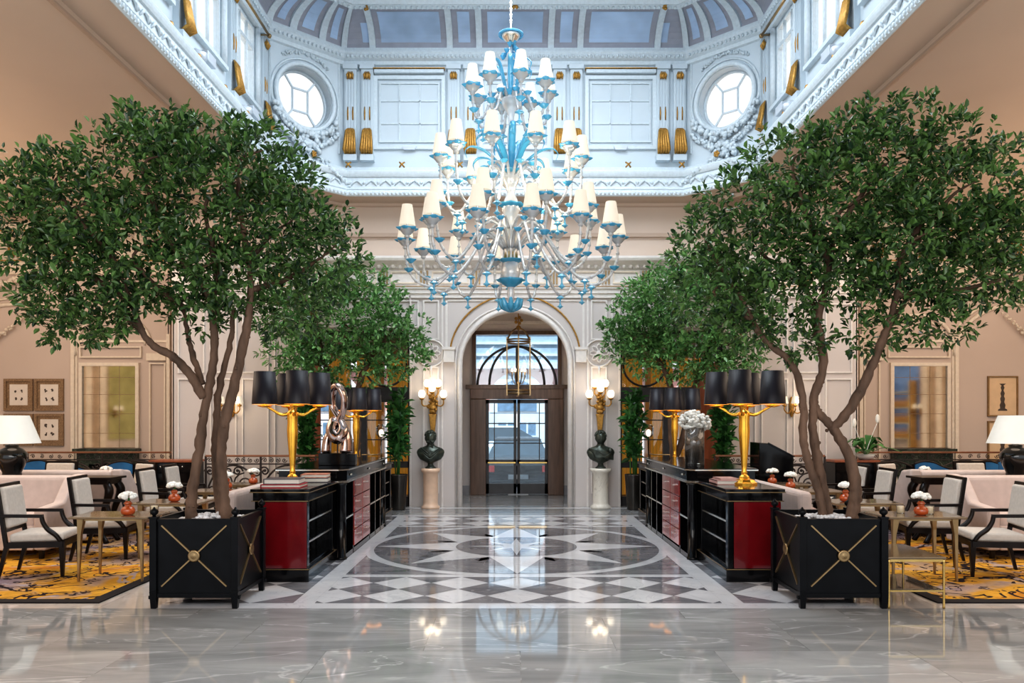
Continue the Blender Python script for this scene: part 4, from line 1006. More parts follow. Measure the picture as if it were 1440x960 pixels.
def long_console(s, label):
    t = thing('console_cabinet', label, 'cabinet', (s*2.36, 10.37, 0), 0, 'long black consoles flanking the aisle')
    h = 1.46; xi, xo = -s*.395, s*.39
    c = MB()
    c.b2(xo, xo-s*.03, -h+.05, h-.05, .02, .88); c.b2(xi+s*.18, xi+s*.2, -h+.05, h-.05, .02, .88)
    for k in (-1, 1): c.b2(xi+s*.05, xo, k*(h-.04), k*(h-.07), .0, .88)
    for y in (-.95, .13, .56, .98): c.b2(xi+s*.02, xi+s*.18, y-.02, y+.02, 0, .88)
    c.b2(xi+s*.02, xi+s*.2, -h+.1, h-.1, .0, .06); c.build('carcass', 'black', t)
    for k in (-1, 1):
        p = MB(); p.lathe([(.07,0),(.07,.03),(.058,.035),(.058,.86),(.07,.865),(.07,.88)], 18, (xi+s*.07, k*(h-.06), 0)); p.build('column', 'black', t)
    p = MB(); q = .10
    def oct_(o): return [(-.395-o,-h+q-o*.4),(-.395-o+q,-h-o),(.39+o,-h-o),(.39+o,h+o),(-.395-o+q,h+o),(-.395-o,h-q+o*.4)]
    def pr(o, z0, z1, m): p.prism([(s*a, b) for a, b in (oct_(o) if s > 0 else oct_(o)[::-1])], z0, z1, m)
    pr(.0, .885, .90, 1); pr(.02, .90, .91, 1); pr(-.01, .91, 1.03, 0); pr(.02, 1.03, 1.045, 1); pr(.015, 1.045, 1.055, 0)
    p.build('top', ['black', 'silver'], t)
    for y0, y1 in ((-1.38,-.97),(.15,.54),(.58,.96),(1.0,1.38)):
        sh = MB(); sh.b2(xi+s*.02, xi+s*.18, y0, y1, .46, .485); l = sh.build('shelf', 'black', t)
        ed = MB(); ed.b2(xi+s*.012, xi+s*.02, y0, y1, .465, .482); ed.build('silver_edge', 'silver', l)
    for j in range(4):      # stacks of red drawers
        zz = .09+j*.2
        for y0, y1 in ((-.93,-.42),(-.405,.105)):
            dw = MB(); dw.b2(xi+s*.01, xi+s*.05, y0, y1, zz, zz+.19); d = dw.build('drawer', 'redw', t, bevel=.003)
            hd = MB(); ym = (y0+y1)/2; hd.bar((xi-s*.012, ym-.06, zz+.12), (xi-s*.012, ym+.06, zz+.12), .014); hd.b2(xi-s*.012, xi+s*.012, ym-.05, ym-.04, zz+.115, zz+.125); hd.b2(xi-s*.012, xi+s*.012, ym+.04, ym+.05, zz+.115, zz+.125); hd.build('handle', 'silver', d)
    for y in (-1.17, -.0, 1.17):
        hd = MB(); hd.ball((xi-s*.0, y, .97), (.012,.05,.014), 8, 5); hd.build('handle', 'silver', t)
    r = MB(); 
    r.tube([(xo-s*.5, h-.5, 1.055),(xo-s*.5, h-.5, 1.11),(xi+s*.06, h-.5, 1.11),(xi+s*.06, h-.12, 1.11),(xi+s*.06, h-.12, 1.055)], .009, 6); r.build('gallery_rail', 'brass', t)
    return t
small_cabinet(-1, 7.72, 8.88, 'low black bookcase with red end panel, behind near left planter', True)
small_cabinet(1, 7.72, 8.88, 'low black bookcase with red end panel, behind near right planter', True)
small_cabinet(-1, 13.05, 11.89, 'low black bookcase beyond the far end of the left console', False)
small_cabinet(1, 13.05, 11.89, 'low black bookcase beyond the far end of the right console', False)
long_console(-1, 'long black console with red drawers carrying the twisted bronze sculpture')
long_console(1, 'long black console with red drawers carrying the hydrangea vase')

# ---------------------------------------------------------------- golden figure lamps
def make_lamp():
    t = thing('figure_lamp', '', 'lamp')
    b = MB(); b.lathe([(.135,0),(.135,.018),(.115,.03),(.10,.05),(.06,.062),(.05,.085),(.032,.10),(.030,.115)], 8, smooth=False); b.build('base', 'goldp', t)
    p = MB(); p.lathe([(.028,.11),(.034,.13),(.026,.15),(.030,.20),(.044,.36),(.056,.50),(.060,.58),(.054,.66),(.058,.72),(.064,.755),(.045,.785),(.020,.795),(.018,.81),(.028,.825),(.030,.845),(.022,.865),(0,.875)], 14); p.build('figure', 'goldp', t)
    for k in range(4):
        a = 2*PI*k/4; ca, sa = math.cos(a), math.sin(a); r0 = .29
        m = MB(); m.tube(crom([(ca*.04,sa*.04,.755),(ca*.12,sa*.12,.745),(ca*.20,sa*.20,.79),(ca*.27,sa*.27,.83)], 5), lerp_r([.022,.017,.013,.011], 16), 8)
        m.lathe([(.02,.82),(.075,.835),(.08,.842),(.03,.85),(.012,.86),(.012,.93)], 14, (ca*r0,sa*r0,0)); arm = m.build('arm', 'goldp', t)
        sh = MB(); n = 24; R0, R1_, z0, z1 = .135, .112, .855, 1.205
        sh.lathe([(R0,z0),(R1_,z1),(R1_-.003,z1),(R0-.003,z0)], n, (ca*r0,sa*r0,0), 0)
        sh.f = [f for f in sh.f if len(f) == 4]; sh.m = [0]*len(sh.f); sh.s = [True]*len(sh.f)
        for i in range(2*n, 3*n): sh.m[i] = 1
        sh.build('lamp_shade', ['shade_b', 'shade_in'], arm)
        bu = MB(); bu.ball((ca*r0,sa*r0,.97), .03, 8, 6); bu.build('bulb', 'bulb', arm)
    return t
lamp = make_lamp()
LP = [(-2.44, 8.42, .925, 25, 'golden figure lamp with four black shades, on near left bookcase'),
      (2.43, 8.30, .925, -25, 'golden figure lamp with four black shades, on near right bookcase'),
      (-2.62, 12.75, .925, 20, 'golden figure lamp with four dark shades behind the twisted sculpture'),
      (2.62, 12.75, .925, -20, 'golden figure lamp with four dark shades behind the hydrangea vase')]
for i, (x, y, zz, a, lab) in enumerate(LP):
    o = lamp if i == 0 else dup(lamp, (0,0,0))
    o.location = (x, y, zz); o.rotation_euler = (0, 0, math.radians(a)); o['label'] = lab; o['group'] = 'golden figure lamps'
# ---------------------------------------------------------------- books
def book(loc, d, cover, label, rz=0, group=None):
    t = thing('book', label, 'book', loc, rz, group); w, h, k = d
    c = MB(); c.box((0,0,.004), (w,h,.008)); c.box((0,0,k-.004), (w,h,.008)); c.box((-w/2+.004,0,k/2), (.008,h,k)); c.build('cover', cover, t)
    p = MB(); p.box((.003,0,k/2), (w-.014,h-.014,k-.016)); p.build('pages', 'pages', t); return t
G = 'books on the near left bookcase'
book((-2.40,7.98,.925), (.40,.30,.035), 'book_r', 'large red book at the bottom of the stack on left bookcase', 0, G)
book((-2.40,7.99,.960), (.36,.28,.055), 'book_g', 'thick dark grey book lying on top of the large red book', .04, G)
book((-2.25,8.66,.925), (.30,.26,.05), 'book_g', 'dark grey book under the orange patterned book, behind lamp', .1, G)
book((-2.25,8.66,.975), (.29,.24,.04), 'book_o', 'orange and white patterned book behind the near left lamp', .06, G)
book((2.24,8.40,.925), (.24,.32,.045), 'book_p', 'pink book lying beside near right lamp base', 0)
book((2.26,8.40,.970), (.20,.27,.02), 'book_p', 'slim pale pink book on top of the pink book, right bookcase', .05)
# ---------------------------------------------------------------- twisted bronze sculpture
t = thing('sculpture', 'twisted mirror bronze loop sculpture on black block', 'sculpture', (-2.24, 9.65, 1.055))
b = MB(); b.box((-.03,0,.075), (.34,.22,.15)); b.build('base', 'black', t, bevel=.006)
m = MB()
pts = [(-.13,0,.15),(-.11,.02,.34),(.0,.05,.52),(.085,0,.68),(.10,-.03,.84),(.03,-.03,.98),(-.05,.02,.92),(-.06,.05,.74),(.03,.03,.58),(.09,-.02,.44),(.03,-.07,.33),(-.06,-.05,.42),(-.03,.0,.56),(.06,.05,.50),(.12,.04,.34),(.12,.02,.15)]
c = crom(pts, 6); m.tube(c, lerp_r([.10,.085,.07,.06,.06,.07,.06,.05,.05,.065,.075,.065,.055,.065,.085,.105], len(c)), 14, flat=.6); m.build('twisted_loop', 'chrome', t)
bx = MB(); bx.box((0,0,.07), (.13,.13,.14)); bx.build('cube_block', 'black', None, (-2.05,9.60,1.055), bevel=.006, **tags('small black glossy block right of the twisted sculpture', 'block'))
# ---------------------------------------------------------------- hydrangea vase
t = thing('flower_vase', 'tall clear cylinder vase of brown stems topped by white hydrangea', 'vase', (2.24, 9.75, 1.055))
v = MB(); v.lathe([(.001,.01),(.115,.01),(.12,.0),(.12,.46),(.112,.46),(.112,.02)], 24); v.build('glass', 'vglass', t)
s_ = MB(); rr = random.Random(4)
for k in range(34):
    a = rr.uniform(0, 6.28); q = rr.uniform(.02,.095); b2 = a+rr.uniform(-.8,.8)
    s_.tube([(q*math.cos(a), q*math.sin(a), .02), (q*math.cos(b2), q*math.sin(b2), .25), (q*.8*math.cos(a), q*.8*math.sin(a), .47)], .007, 5)
s_.build('stems', 'stem', t)
f = MB()
for k in range(240):
    d = Vector((rr.gauss(0,1), rr.gauss(0,1), rr.gauss(0,1))).normalized(); 
    c = [(-.07,0,.55),(.08,-.02,.54),(.0,.06,.58),(.13,.04,.50)][k % 4]; q = [.115,.10,.11,.07][k % 4]
    f.ball((c[0]+d.x*q, c[1]+d.y*q, c[2]+d.z*q*.85), (.028,.028,.022), 6, 4)
f.build('flower_head', 'flower', t)

# ================================================================= BUSTS, PEDESTALS, WALL LIGHTS
def bust(loc, label, beard, draped):
    """one continuous lofted figure on a socle"""
    t = thing('bust', label, 'bust', loc, 0, None)
    so = MB(); so.lathe([(.10,0),(.10,.02),(.075,.035),(.055,.06),(.05,.09),(.07,.11),(.075,.125)], 16); so.build('socle', 'bronze', t)
    m = MB(); n = 28
    rows = [(.105,.06,.10,0),(.14,.14,.11,0),(.17,.195,.12,0),(.23,.235,.13,0),(.29,.255,.13,.0),(.335,.245,.12,.01),(.37,.205,.105,.015),(.395,.14,.09,.015),(.415,.085,.075,.01),(.44,.066,.066,.0),(.46,.064,.068,-.005),(.475,.070,.085,-.015),(.495,.082,.098,-.015),(.525,.088,.108,-.012),(.56,.092,.112,-.008),(.595,.094,.110,0),(.63,.088,.100,.005),(.66,.068,.078,.008),(.68,.036,.042,.01),(.688,.004,.004,.01)]
    vs = []
    for zz, rx, ry, oy in rows:
        for j in range(n):
            a = 2*PI*j/n; x, y = rx*math.sin(a), -ry*math.cos(a)+oy     # a=0 faces the room (-Y)
            f_ = max(0, math.cos(a))
            if .47 < zz < .66:
                if abs(math.sin(a)) < .16 and f_ > 0 and .515 < zz < .57: y -= .028          # nose
                if .17 < abs(math.sin(a)) < .5 and f_ > 0 and .55 < zz < .57: y += .014      # eye sockets
                if abs(math.sin(a)) < .35 and f_ > 0 and .49 < zz < .50: y += .006           # mouth
                if abs(math.sin(a)) > .96 and .52 < zz < .57: x *= 1.16                      # ears
            if zz < .42: y -= .012*math.sin(a*5+zz*22)*(1 if draped else .5)
            vs.append((x, y, zz))
    fs = [(i*n+j, i*n+(j+1)%n, (i+1)*n+(j+1)%n, (i+1)*n+j) for i in range(len(rows)-1) for j in range(n)]; fs.append(tuple(range(n-1,-1,-1)))
    m.add(vs, fs, 0, True); m.build('figure', 'bronze', t)
    h = MB(); rr = random.Random(int(loc[0]*10))
    for k in range(120):
        a = rr.uniform(0, 2*PI); e = rr.uniform(-.1, 1.4); d = Vector((math.cos(a)*math.cos(e), math.sin(a)*math.cos(e), math.sin(e)))
        if d.y < -.45 and d.z < .55: continue
        h.ball((d.x*.095, d.y*.112+.004, .60+d.z*.088), rr.uniform(.014,.024), 6, 4)
    if beard:
        for k in range(50): h.ball((rr.uniform(-.065,.065), -.095+rr.uniform(-.02,.03), .475+rr.uniform(-.03,.03)), rr.uniform(.012,.02), 6, 4)
    h.build('hair', 'bronze', t)
    d = MB()
    if draped:
        for k in range(7): d.tube(crom([(-.22+.02*k,-.06-.01*k,.36-.02*k),(-.10,-.135,.27-.02*k+.06),(.08,-.14,.20+.005*k),(.22,-.08,.17+.024*k)], 5), .016, 6)
        d.ball((.17,-.10,.33), (.05,.03,.05), 10, 6)
    else:
        for k in range(3): d.tube(crom([(-.17,-.08,.38-.03*k),(-.06,-.14,.30-.04*k),(0,-.15,.26-.04*k),(.06,-.14,.30-.04*k),(.17,-.08,.38-.03*k)], 5), .014, 6)
        d.ball((0,-.14,.25), (.05,.03,.05), 10, 6)
    d.build('drapery', 'bronze', t)
bust((-1.55, 14.22, .735), 'dark green bronze bearded man bust, on pink pedestal left of the arch', True, False)
bust((1.57, 14.22, .735), 'dark bronze draped man bust, on white pedestal right of the arch', False, True)
p = MB(); p.lathe([(.17,0),(.17,.04),(.145,.06),(.135,.10),(.135,.64),(.15,.66),(.17,.68),(.175,.735)], 20)
p.build('pedestal', 'alabaster', None, (-1.55,14.22,0), **tags('round pink alabaster column pedestal left of the arch', 'pedestal'))
p = MB(); p.lathe([(.19,0),(.19,.04),(.15,.07),(.14,.10),(.14,.64),(.16,.66),(.19,.69),(.195,.735)], 24, lobes=12, lobe=.02)
p.build('pedestal', 'wmarble', None, (1.57,14.22,0), **tags('white veined marble column pedestal right of the arch', 'pedestal'))
def make_torchere():
    t = thing('wall_light', '', 'wall light')
    b = MB(); b.taper((0,-.06,-.46), (0,-.06,-.10), .07, .13); b.box((0,-.06,-.10), (.15,.11,.03)); b.build('bracket', 'gold', t, bevel=.01)
    f = MB()
    for zz, r in ((-.04,.07),(.03,.085),(.10,.06),(.17,.05),(.23,.04),(.28,.035)):
        f.ball((0,-.07,zz), (r,r*.8,.06), 10, 6)
    rr = random.Random(3)
    for k in range(26): f.ball((rr.uniform(-.09,.09), -.09+rr.uniform(-.04,.03), rr.uniform(-.05,.26)), rr.uniform(.02,.035), 6, 4)
    f.build('figure', 'gold', t)
    for k, (x, y, zz) in enumerate(((-.20,-.10,.26),(.20,-.10,.26),(-.10,-.08,.46),(.10,-.08,.46),(0,-.18,.37))):
        a = MB(); a.tube(crom([(x*.25,-.08,.08 if abs(x) > .15 else .2),(x*.75,(y-.08)/2,zz-.20),(x,y,zz-.16),(x,y,zz-.08)], 5), .013, 7)
        a.lathe([(.012,0),(.045,.02),(.05,.035),(.02,.04)], 10, (x,y,zz-.09)); arm = a.build('arm', 'gold', t)
        g = MB(); g.lathe([(.03,-.055),(.062,-.02),(.066,.03),(.05,.07),(.03,.085)], 12, (x,y,zz+.01)); g.build('shade', 'glow', arm)
    return t
tq = make_torchere(); tq.location = (-1.53, 14.49, 1.82); tq['label'] = 'gilt figural wall light with five globes above the bearded bust'; tq['group'] = 'gilt figural wall lights'
dup(tq, (1.58, 14.49, 1.82), label='gilt figural wall light with five globes above the draped bust')
def make_sconce():
    t = thing('wall_sconce', '', 'wall light')
    b = MB(); b.lathe([(.0,-.2),(.03,-.16),(.045,-.05),(.05,.05),(.03,.16),(0,.2)], 10, (0,-.03,0)); b.build('backplate', 'gold', t)
    for k, (x, y, zz) in enumerate(((-.17,-.14,.10),(.17,-.14,.10),(0,-.22,.16))):
        a = MB(); a.tube(crom([(0,-.04,-.05),(x*.5,y*.6,-.12),(x,y,-.06),(x,y,.0)], 5), .012, 7); a.lathe([(.01,0),(.04,.015),(.042,.03),(.012,.04),(.012,.08)], 10, (x,y,0)); arm = a.build('arm', 'gold', t)
        g = MB(); g.lathe([(.075,.06),(.045,.19)], 14, (x,y,0)); g.f = [f for f in g.f if len(f) == 4]; g.m = g.m[:len(g.f)]; g.s = g.s[:len(g.f)]; g.build('shade', 'shade_w', arm)
    return t
so = make_sconce(); so.location = (X(328,14.5), 14.49, Z(572,14.5)); so['label'] = 'three light gilt wall sconce on the panels left of the near left trunk'; so['label'] = 'gilt wall sconce with cream shades, on pale panels behind near left tree'; so['group'] = 'shaded wall sconces'
dup(so, (X(1112,14.5), 14.49, Z(572,14.5)), label='gilt wall sconce with cream shades, on pale panels behind near right tree')
dup(so, (-12.86, 7.0, 1.9), rz=PI/2, label='gilt wall sconce with cream shades seen in the left mirror')
dup(so, (12.89, 7.45, 1.95), rz=-PI/2, label='gilt wall sconce with cream shades seen in the right mirror')
def make_alcove_light():
    t = thing('candle_sconce', '', 'wall light')
    b = MB(); b.ball((0,0,0), (.03,.05,.10), 8, 6); b.tube([(0,0,-.04),(-.08,0,-.08),(-.10,0,0)], .012, 6); b.build('bracket', 'dframe', t)
    g = MB(); g.ball((-.10,0,.06), (.03,.03,.05), 8, 6); g.build('bulb', 'bulb', t); return t
al = make_alcove_light(); al.location = (1.25, 15.6, 1.75); al['label'] = 'small dark candle sconce on right wall of the door alcove'
o = dup(al, (-1.25, 15.6, 1.75), rz=PI, label='small dark candle sconce on left wall of the door alcove')
# hanging hall lantern in front of the door
LX, LY = .075, 15.7
t = thing('hall_lantern', 'hexagonal brass and glass hanging lantern in the door arch', 'lantern', (LX, LY, 0)); z0, z1 = Z(553,LY), Z(478,LY)
f = MB(); R = .27
for zz, r in ((z0,R*.95),(z1,R),(z1-.05,R*.97),(z0+.06,R*.95)): f.tube([(r*math.cos(PI/6+k*PI/3), r*math.sin(PI/6+k*PI/3), zz) for k in range(6)], .016, 6, closed=True)
for k in range(6):
    a = PI/6+k*PI/3; f.bar((R*math.cos(a), R*math.sin(a), z0-.04), (R*math.cos(a), R*math.sin(a), z1+.05), .022)
    f.tube(crom([(R*math.cos(a), R*math.sin(a), z1),(R*.6*math.cos(a), R*.6*math.sin(a), z1+.16),(.05*math.cos(a), .05*math.sin(a), z1+.24)], 4), .012, 5)
f.build('frame', 'brass', t)
g = MB()
for k in range(6):
    a, b = PI/6+k*PI/3, PI/6+(k+1)*PI/3; g.add([(R*math.cos(a),R*math.sin(a),z0),(R*math.cos(b),R*math.sin(b),z0),(R*math.cos(b),R*math.sin(b),z1),(R*math.cos(a),R*math.sin(a),z1)], [(0,1,2,3)])
g.build('pane', 'glass', t)
g = MB(); g.tube([(0,0,z1+.22),(0,0,4.1)], .012, 6); g.ball((0,0,z1+.25), .05); 
for k in range(5): a = 2*PI*k/5; g.ball((.06*math.cos(a), 0, z1+.40+.06*math.sin(a)), .035)
g.build('hanger', 'gold', t)
c = MB(); c.tube([(0,0,z1),(0,0,z0+.25)], .012, 6); c.lathe([(0,.0),(.05,.04),(.03,.1),(0,.14)], 10, (0,0,z0+.12))
for k in range(6): a = k*PI/3; c.tube(crom([(0,0,z0+.22),(.08*math.cos(a),.08*math.sin(a),z0+.20),(.13*math.cos(a),.13*math.sin(a),z0+.32)], 4), .010, 5); c.cyl((.13*math.cos(a),.13*math.sin(a),z0+.32), .012, .12, 8)
cl = c.build('candle_cluster', 'brass', t)
for k in range(6):
    a = k*PI/3; b = MB(); b.ball((.13*math.cos(a),.13*math.sin(a),z0+.47), (.022,.022,.04), 8, 6); b.build('bulb', 'bulb', cl)
# ---------------------------------------------------------------- palms in tall pewter vases
def make_palm():
    t = thing('bamboo_palm', '', 'plant'); rr = random.Random(5)
    s_ = MB(); P = []; D = []
    for k in range(6):
        a = rr.uniform(0,6.28); x, y = .05*math.cos(a), .05*math.sin(a); h = rr.uniform(1.5,2.1); x2, y2 = x+rr.uniform(-.10,.10), y+rr.uniform(-.1,.1)
        s_.tube([(x,y,.5),((x+x2)/2,(y+y2)/2,h*.6),(x2,y2,h)], .012, 5)
        for j in range(17):
            f_ = .33+.67*j/16; zz = .5+(h-.5)*f_; a2 = rr.uniform(0,6.28)
            P.append((x+(x2-x)*f_, y+(y2-y)*f_, zz)); D.append((math.cos(a2)*.8, math.sin(a2)*.8, rr.uniform(.0,.8)))
    s_.build('stalks', 'palm', t); D = np.array(D); D /= np.linalg.norm(D,axis=1)[:,None]
    V, Fc = leaves(np.array(P), D, .17, 4, .09, 5); link('foliage', leafmesh('foliage', V, Fc, 'palm'), t); return t
def make_tallvase():
    m = MB(); m.lathe([(.001,.0),(.115,.0),(.12,.02),(.15,.5),(.16,.62),(.165,.64),(.15,.645),(.14,.60),(.001,.58)], 18); return m.build('tall_vase', 'vasemetal')
pv = make_tallvase(); pp = make_palm()
for i, (x, y, nm) in enumerate(((-2.10,14.0,'left of the arch'),(2.14,14.0,'right of the arch'),(-3.75,13.9,'behind the left sculpture'),(3.72,13.9,'behind the near right lamp'))):
    v = pv if i == 0 else pv.copy(); p = pp if i == 0 else dup(pp, (0,0,0))
    if i: COL.objects.link(v)
    v.location = (x, y, 0); p.location = (x, y, 0); p.rotation_euler = (0,0,i*1.3)
    v['label'] = 'tall tapered pewter floor vase ' + nm; v['category'] = 'vase'; v['group'] = 'tall pewter floor vases'
    p['label'] = 'leafy bamboo palm growing from the tall vase ' + nm; p['group'] = 'bamboo palms'
# ================================================================= CHANDELIER
HX, HY = -.07, 9.9
def hz(py): return 1.6 + (592-py)*HY/F
ch = thing('chandelier', 'huge tiered glass chandelier with cream shades and turquoise flowers', 'chandelier', (HX, HY, 0))
m = MB(); m.tube([(0,0,hz(44)),(0,0,8.88)], .010, 6)
k = hz(30)
while k < 8.8:
    m.ball((0,0,k), (.022,.022,.03), 6, 4); k += .075
m.build('chain', 'silver', ch)
m = MB(); m.lathe([(.03,hz(63)),(.05,hz(60)),(.10,hz(54)),(.135,hz(49)),(.128,hz(48)),(.04,hz(52))], 20, m=0); m.tube([(.15*math.cos(2*PI*i/24), .15*math.sin(2*PI*i/24), hz(49)) for i in range(24)], .014, 6, m=1, closed=True); m.build('crown_cup', ['silver', 'bglass'], ch)
m = MB()
m.lathe([(.02,hz(64)),(.022,hz(86)),(.05,hz(100)),(.05,hz(118)),(.03,hz(128)),(.09,hz(136)),(.13,hz(142)),(.10,hz(150)),(.05,hz(160)),(.03,hz(176)),(.05,hz(195)),(.035,hz(215)),(.05,hz(236)),(.10,hz(246)),(.12,hz(252)),(.07,hz(262)),(.05,hz(272)),(.10,hz(285)),(.115,hz(296)),(.08,hz(304)),(.075,hz(318)),(.11,hz(330)),(.10,hz(345)),(.07,hz(362)),(.10,hz(372)),(.12,hz(384)),(.10,hz(392)),(.04,hz(402)),(.05,hz(412)),(.035,hz(424)),(0,hz(438))], 18)
m.build('stem', 'cglass', ch)
m = MB()
for k in range(10): a = 2*PI*k/10; m.tube([(.05*math.cos(a), .05*math.sin(a), hz(318)), (.085*math.cos(a), .085*math.sin(a), hz(368))], .008, 5)
m.build('gilt_rods', 'brassy', ch)
def flowercup(mb, c, r, h, n=12, lobes=6, m=0): mb.lathe([(r*.25,0),(r*.55,h*.35),(r*.9,h*.75),(r*1.05,h),(r*1.0,h*1.02),(r*.8,h*.78),(r*.45,h*.4)], n*2, c, m, lobes=lobes, lobe=.10)
for py, r, h in ((142,.15,.10),(248,.14,.07),(296,.16,.08),(372,.15,.06),(404,.17,.10)):
    m = MB(); flowercup(m, (0,0,hz(py)), r, h, 12, 8); m.build('stem_flower', 'bglass', ch)
m = MB()
for k in range(8): a = 2*PI*k/8; m.tube(crom([(.02*math.cos(a),.02*math.sin(a),hz(436)),(.10*math.cos(a),.10*math.sin(a),hz(430)),(.14*math.cos(a),.14*math.sin(a),hz(420))], 4), lerp_r([.03,.045,.02],9), 6)
m.ball((0,0,hz(434)), .05); m.build('bottom_finial', 'bglass', ch)
def plume(r0, z0, r1, z1, curl, w):
    mb = MB(); p = crom([(r0,0,z0),(r0+(r1-r0)*.3,0,z0+(z1-z0)*.45),(r0+(r1-r0)*.65,0,z0+(z1-z0)*.88),(r1,0,z1),(r1+curl,0,z1-curl*.8),(r1+curl*.7,0,z1-curl*1.9)], 5)
    mb.tube(p, lerp_r([w*.5,w,w*1.05,w*.8,w*.45,w*.12], len(p)), 7, flat=.35); return mb
A = plume(.05, hz(242), .36, hz(186), .09, .045).build('leaf_plume', 'bglass', ch)
B = plume(.05, hz(242), .52, hz(212), .08, .036).build('leaf_plume', 'bglass', ch)
Cc = plume(.04, hz(142), .22, hz(88), .08, .035).build('leaf_plume', 'bglass', ch)
for base, n, ph in ((A, 7, .3), (B, 7, .75), (Cc, 6, .5)):
    for k in range(n):
        o = base if k == 0 else base.copy()
        if k: COL.objects.link(o)
        o.rotation_euler = (0, 0, ph+2*PI*k/n)
m = MB(); rr = random.Random(8)
for k in range(16):
    a = rr.uniform(0,6.28); f_ = k/15; q = .03+.10*f_; flowercup(m, (q*math.cos(a), q*math.sin(a), hz(62+30*f_)), .035, .05, 6, 5)
m.build('flower_strand', 'bglass', ch)
def tier(n, r, Zb, zs, phase, rt=1.0):
    """n arms; Zb = height of the shade's lower rim; zs = (r,z) control points from hub to cup"""
    p = crom([(a, 0, b) for a, b in zs] + [(r, 0, Zb-.13)], 6)
    a_ = MB(); a_.tube(p, lerp_r([.020,.018,.017,.016], len(p)), 7)
    for i in range(3, len(p)-1, 3): a_.ball(p[i], .024, 6, 4)
    arm = a_.build('arm', 'cglass', ch)
    c = MB(); c.lathe([(.02,-.15),(.035,-.13),(.028,-.115),(.05,-.10),(.075,-.07),(.10,-.042),(.098,-.038),(.06,-.06),(.03,-.05),(.05,-.03),(.035,-.005),(.014,.0),(.014,.05)], 14, (r,0,Zb), 0); cup = c.build('glass_cup', 'cglass', arm)
    fl_ = MB(); fl_.lathe([(.092,-.052),(.118,-.034),(.124,-.024),(.115,-.028),(.092,-.048)], 24, (r,0,Zb), 0, lobes=6, lobe=.16); fl_.build('flower_rim', 'bglass', arm)
    s_ = MB(); s_.lathe([(.102*rt,0),(.062*rt,.255*rt)], 16, (r,0,Zb), 0); s_.f = s_.f[:16]; s_.m = s_.m[:16]; s_.s = s_.s[:16]; s_.build('lamp_shade', 'shade_w', arm)
    d = MB(); i = min(range(len(p)), key=lambda i: p[i].z); q = p[i] 
    d.lathe([(.004,.09),(.025,.08),(.055,.055),(.06,.05),(.025,.04),(.010,.02),(.010,-.02),(.022,-.05),(.045,-.065),(.02,-.08),(.0,-.10)], 12, (q.x, 0, q.z-.09), 0); d.build('drop', 'bglass', arm)
    j = (i+len(p))//2; e = MB(); q2 = p[min(len(p)-2, j)]; flowercup(e, (q2.x, 0, q2.z-.03), .06, .05, 7, 5); e.build('arm_flower', 'bglass', arm); e = MB()
    q3 = p[max(2, i//2)]; flowercup(e, (q3.x, 0, q3.z), .05, .05, 7, 5); e.build('arm_flower', 'bglass', arm)
    for k in range(n):
        o = arm if k == 0 else arm.copy()
        if k:
            COL.objects.link(o); o.parent = ch
            for g in kids(arm): h = g.copy(); COL.objects.link(h); h.parent = o
        o.rotation_euler = (0, 0, phase + 2*PI*k/n)
tier(8, .50, 5.86, [(.08,5.66),(.16,5.80),(.25,5.70),(.33,5.50),(.42,5.42),(.48,5.52)], .25, .92)
tier(11, .90, 4.95, [(.08,4.70),(.20,4.86),(.34,4.78),(.50,4.46),(.66,4.24),(.82,4.32),(.89,4.55)], -.1)
tier(9, 1.06, 4.24, [(.09,4.05),(.25,4.16),(.42,4.06),(.62,3.74),(.80,3.58),(.97,3.68),(1.05,3.90)], .22)
tier(14, 1.36, 3.96, [(.09,3.80),(.28,3.98),(.48,3.90),(.72,3.58),(.98,3.34),(1.22,3.40),(1.34,3.62)], -.05)

for k in range(6):
    a = 2*PI*k/6
    point_ = bpy.data.lights.new('chandelier_glow', 'POINT'); point_.energy = 7; point_.color = (1, .85, .62); point_.shadow_soft_size = .12
    o = bpy.data.objects.new('chandelier_glow', point_); COL.objects.link(o); o.location = (HX+.72*math.cos(a), HY+.72*math.sin(a), 4.55)
# ================================================================= LOUNGES
def make_chair():      # faces +X
    t = thing('armchair', '', 'chair')
    s_ = MB(); s_.box((.03,0,.405), (.50,.52,.085)); s_.build('seat', 'cream', t, bevel=.03)
    a = MB()
    for sy in (-1, 1): a.bar((-.22,sy*.26,.335), (.28,sy*.27,.335), .03, .06)
    a.bar((.27,-.26,.335), (.27,.26,.335), .03, .06); a.bar((-.22,-.25,.335), (-.22,.25,.335), .03, .06); a.build('seat_frame', 'darkw', t)
    b = MB(); R = Matrix.Translation((-.25,0,.50)) @ Matrix.Rotation(-.14, 4, 'Y'); b.box((.0,0,.21), (.075,.46,.42), T=R); b.build('backrest', 'cream', t, bevel=.028)
    f = MB()
    for sy in (-1, 1): f.bar(R @ Vector((-.02,sy*.25,-.20)), R @ Vector((-.02,sy*.25,.45)), .035, .04)
    f.bar(R @ Vector((-.02,-.265,.44)), R @ Vector((-.02,.265,.44)), .035, .03); f.bar(R @ Vector((-.02,-.25,-.02)), R @ Vector((-.02,.25,-.02)), .03, .03); f.build('back_frame', 'darkw', t)
    for sy in (-1, 1):
        l = MB(); l.taper((.27,sy*.25,0), (.27,sy*.25,.36), .028, .058); l.build('leg', 'darkw', t)
        l = MB(); l.taper((-.32,sy*.25,0), (-.23,sy*.25,.36), .028, .045); l.build('leg', 'darkw', t)
        m = MB(); m.bar((-.29,sy*.27,.635), (.10,sy*.28,.625), .04, .032)
        m.tube(crom([(.085,sy*.28,.63),(.10,sy*.28,.56),(.14,sy*.275,.49),(.21,sy*.27,.43),(.26,sy*.265,.36)], 4), lerp_r([.022,.024,.026,.022],17), 6); m.build('arm', 'darkw', t)
    return t
chair = make_chair(); first = [True]
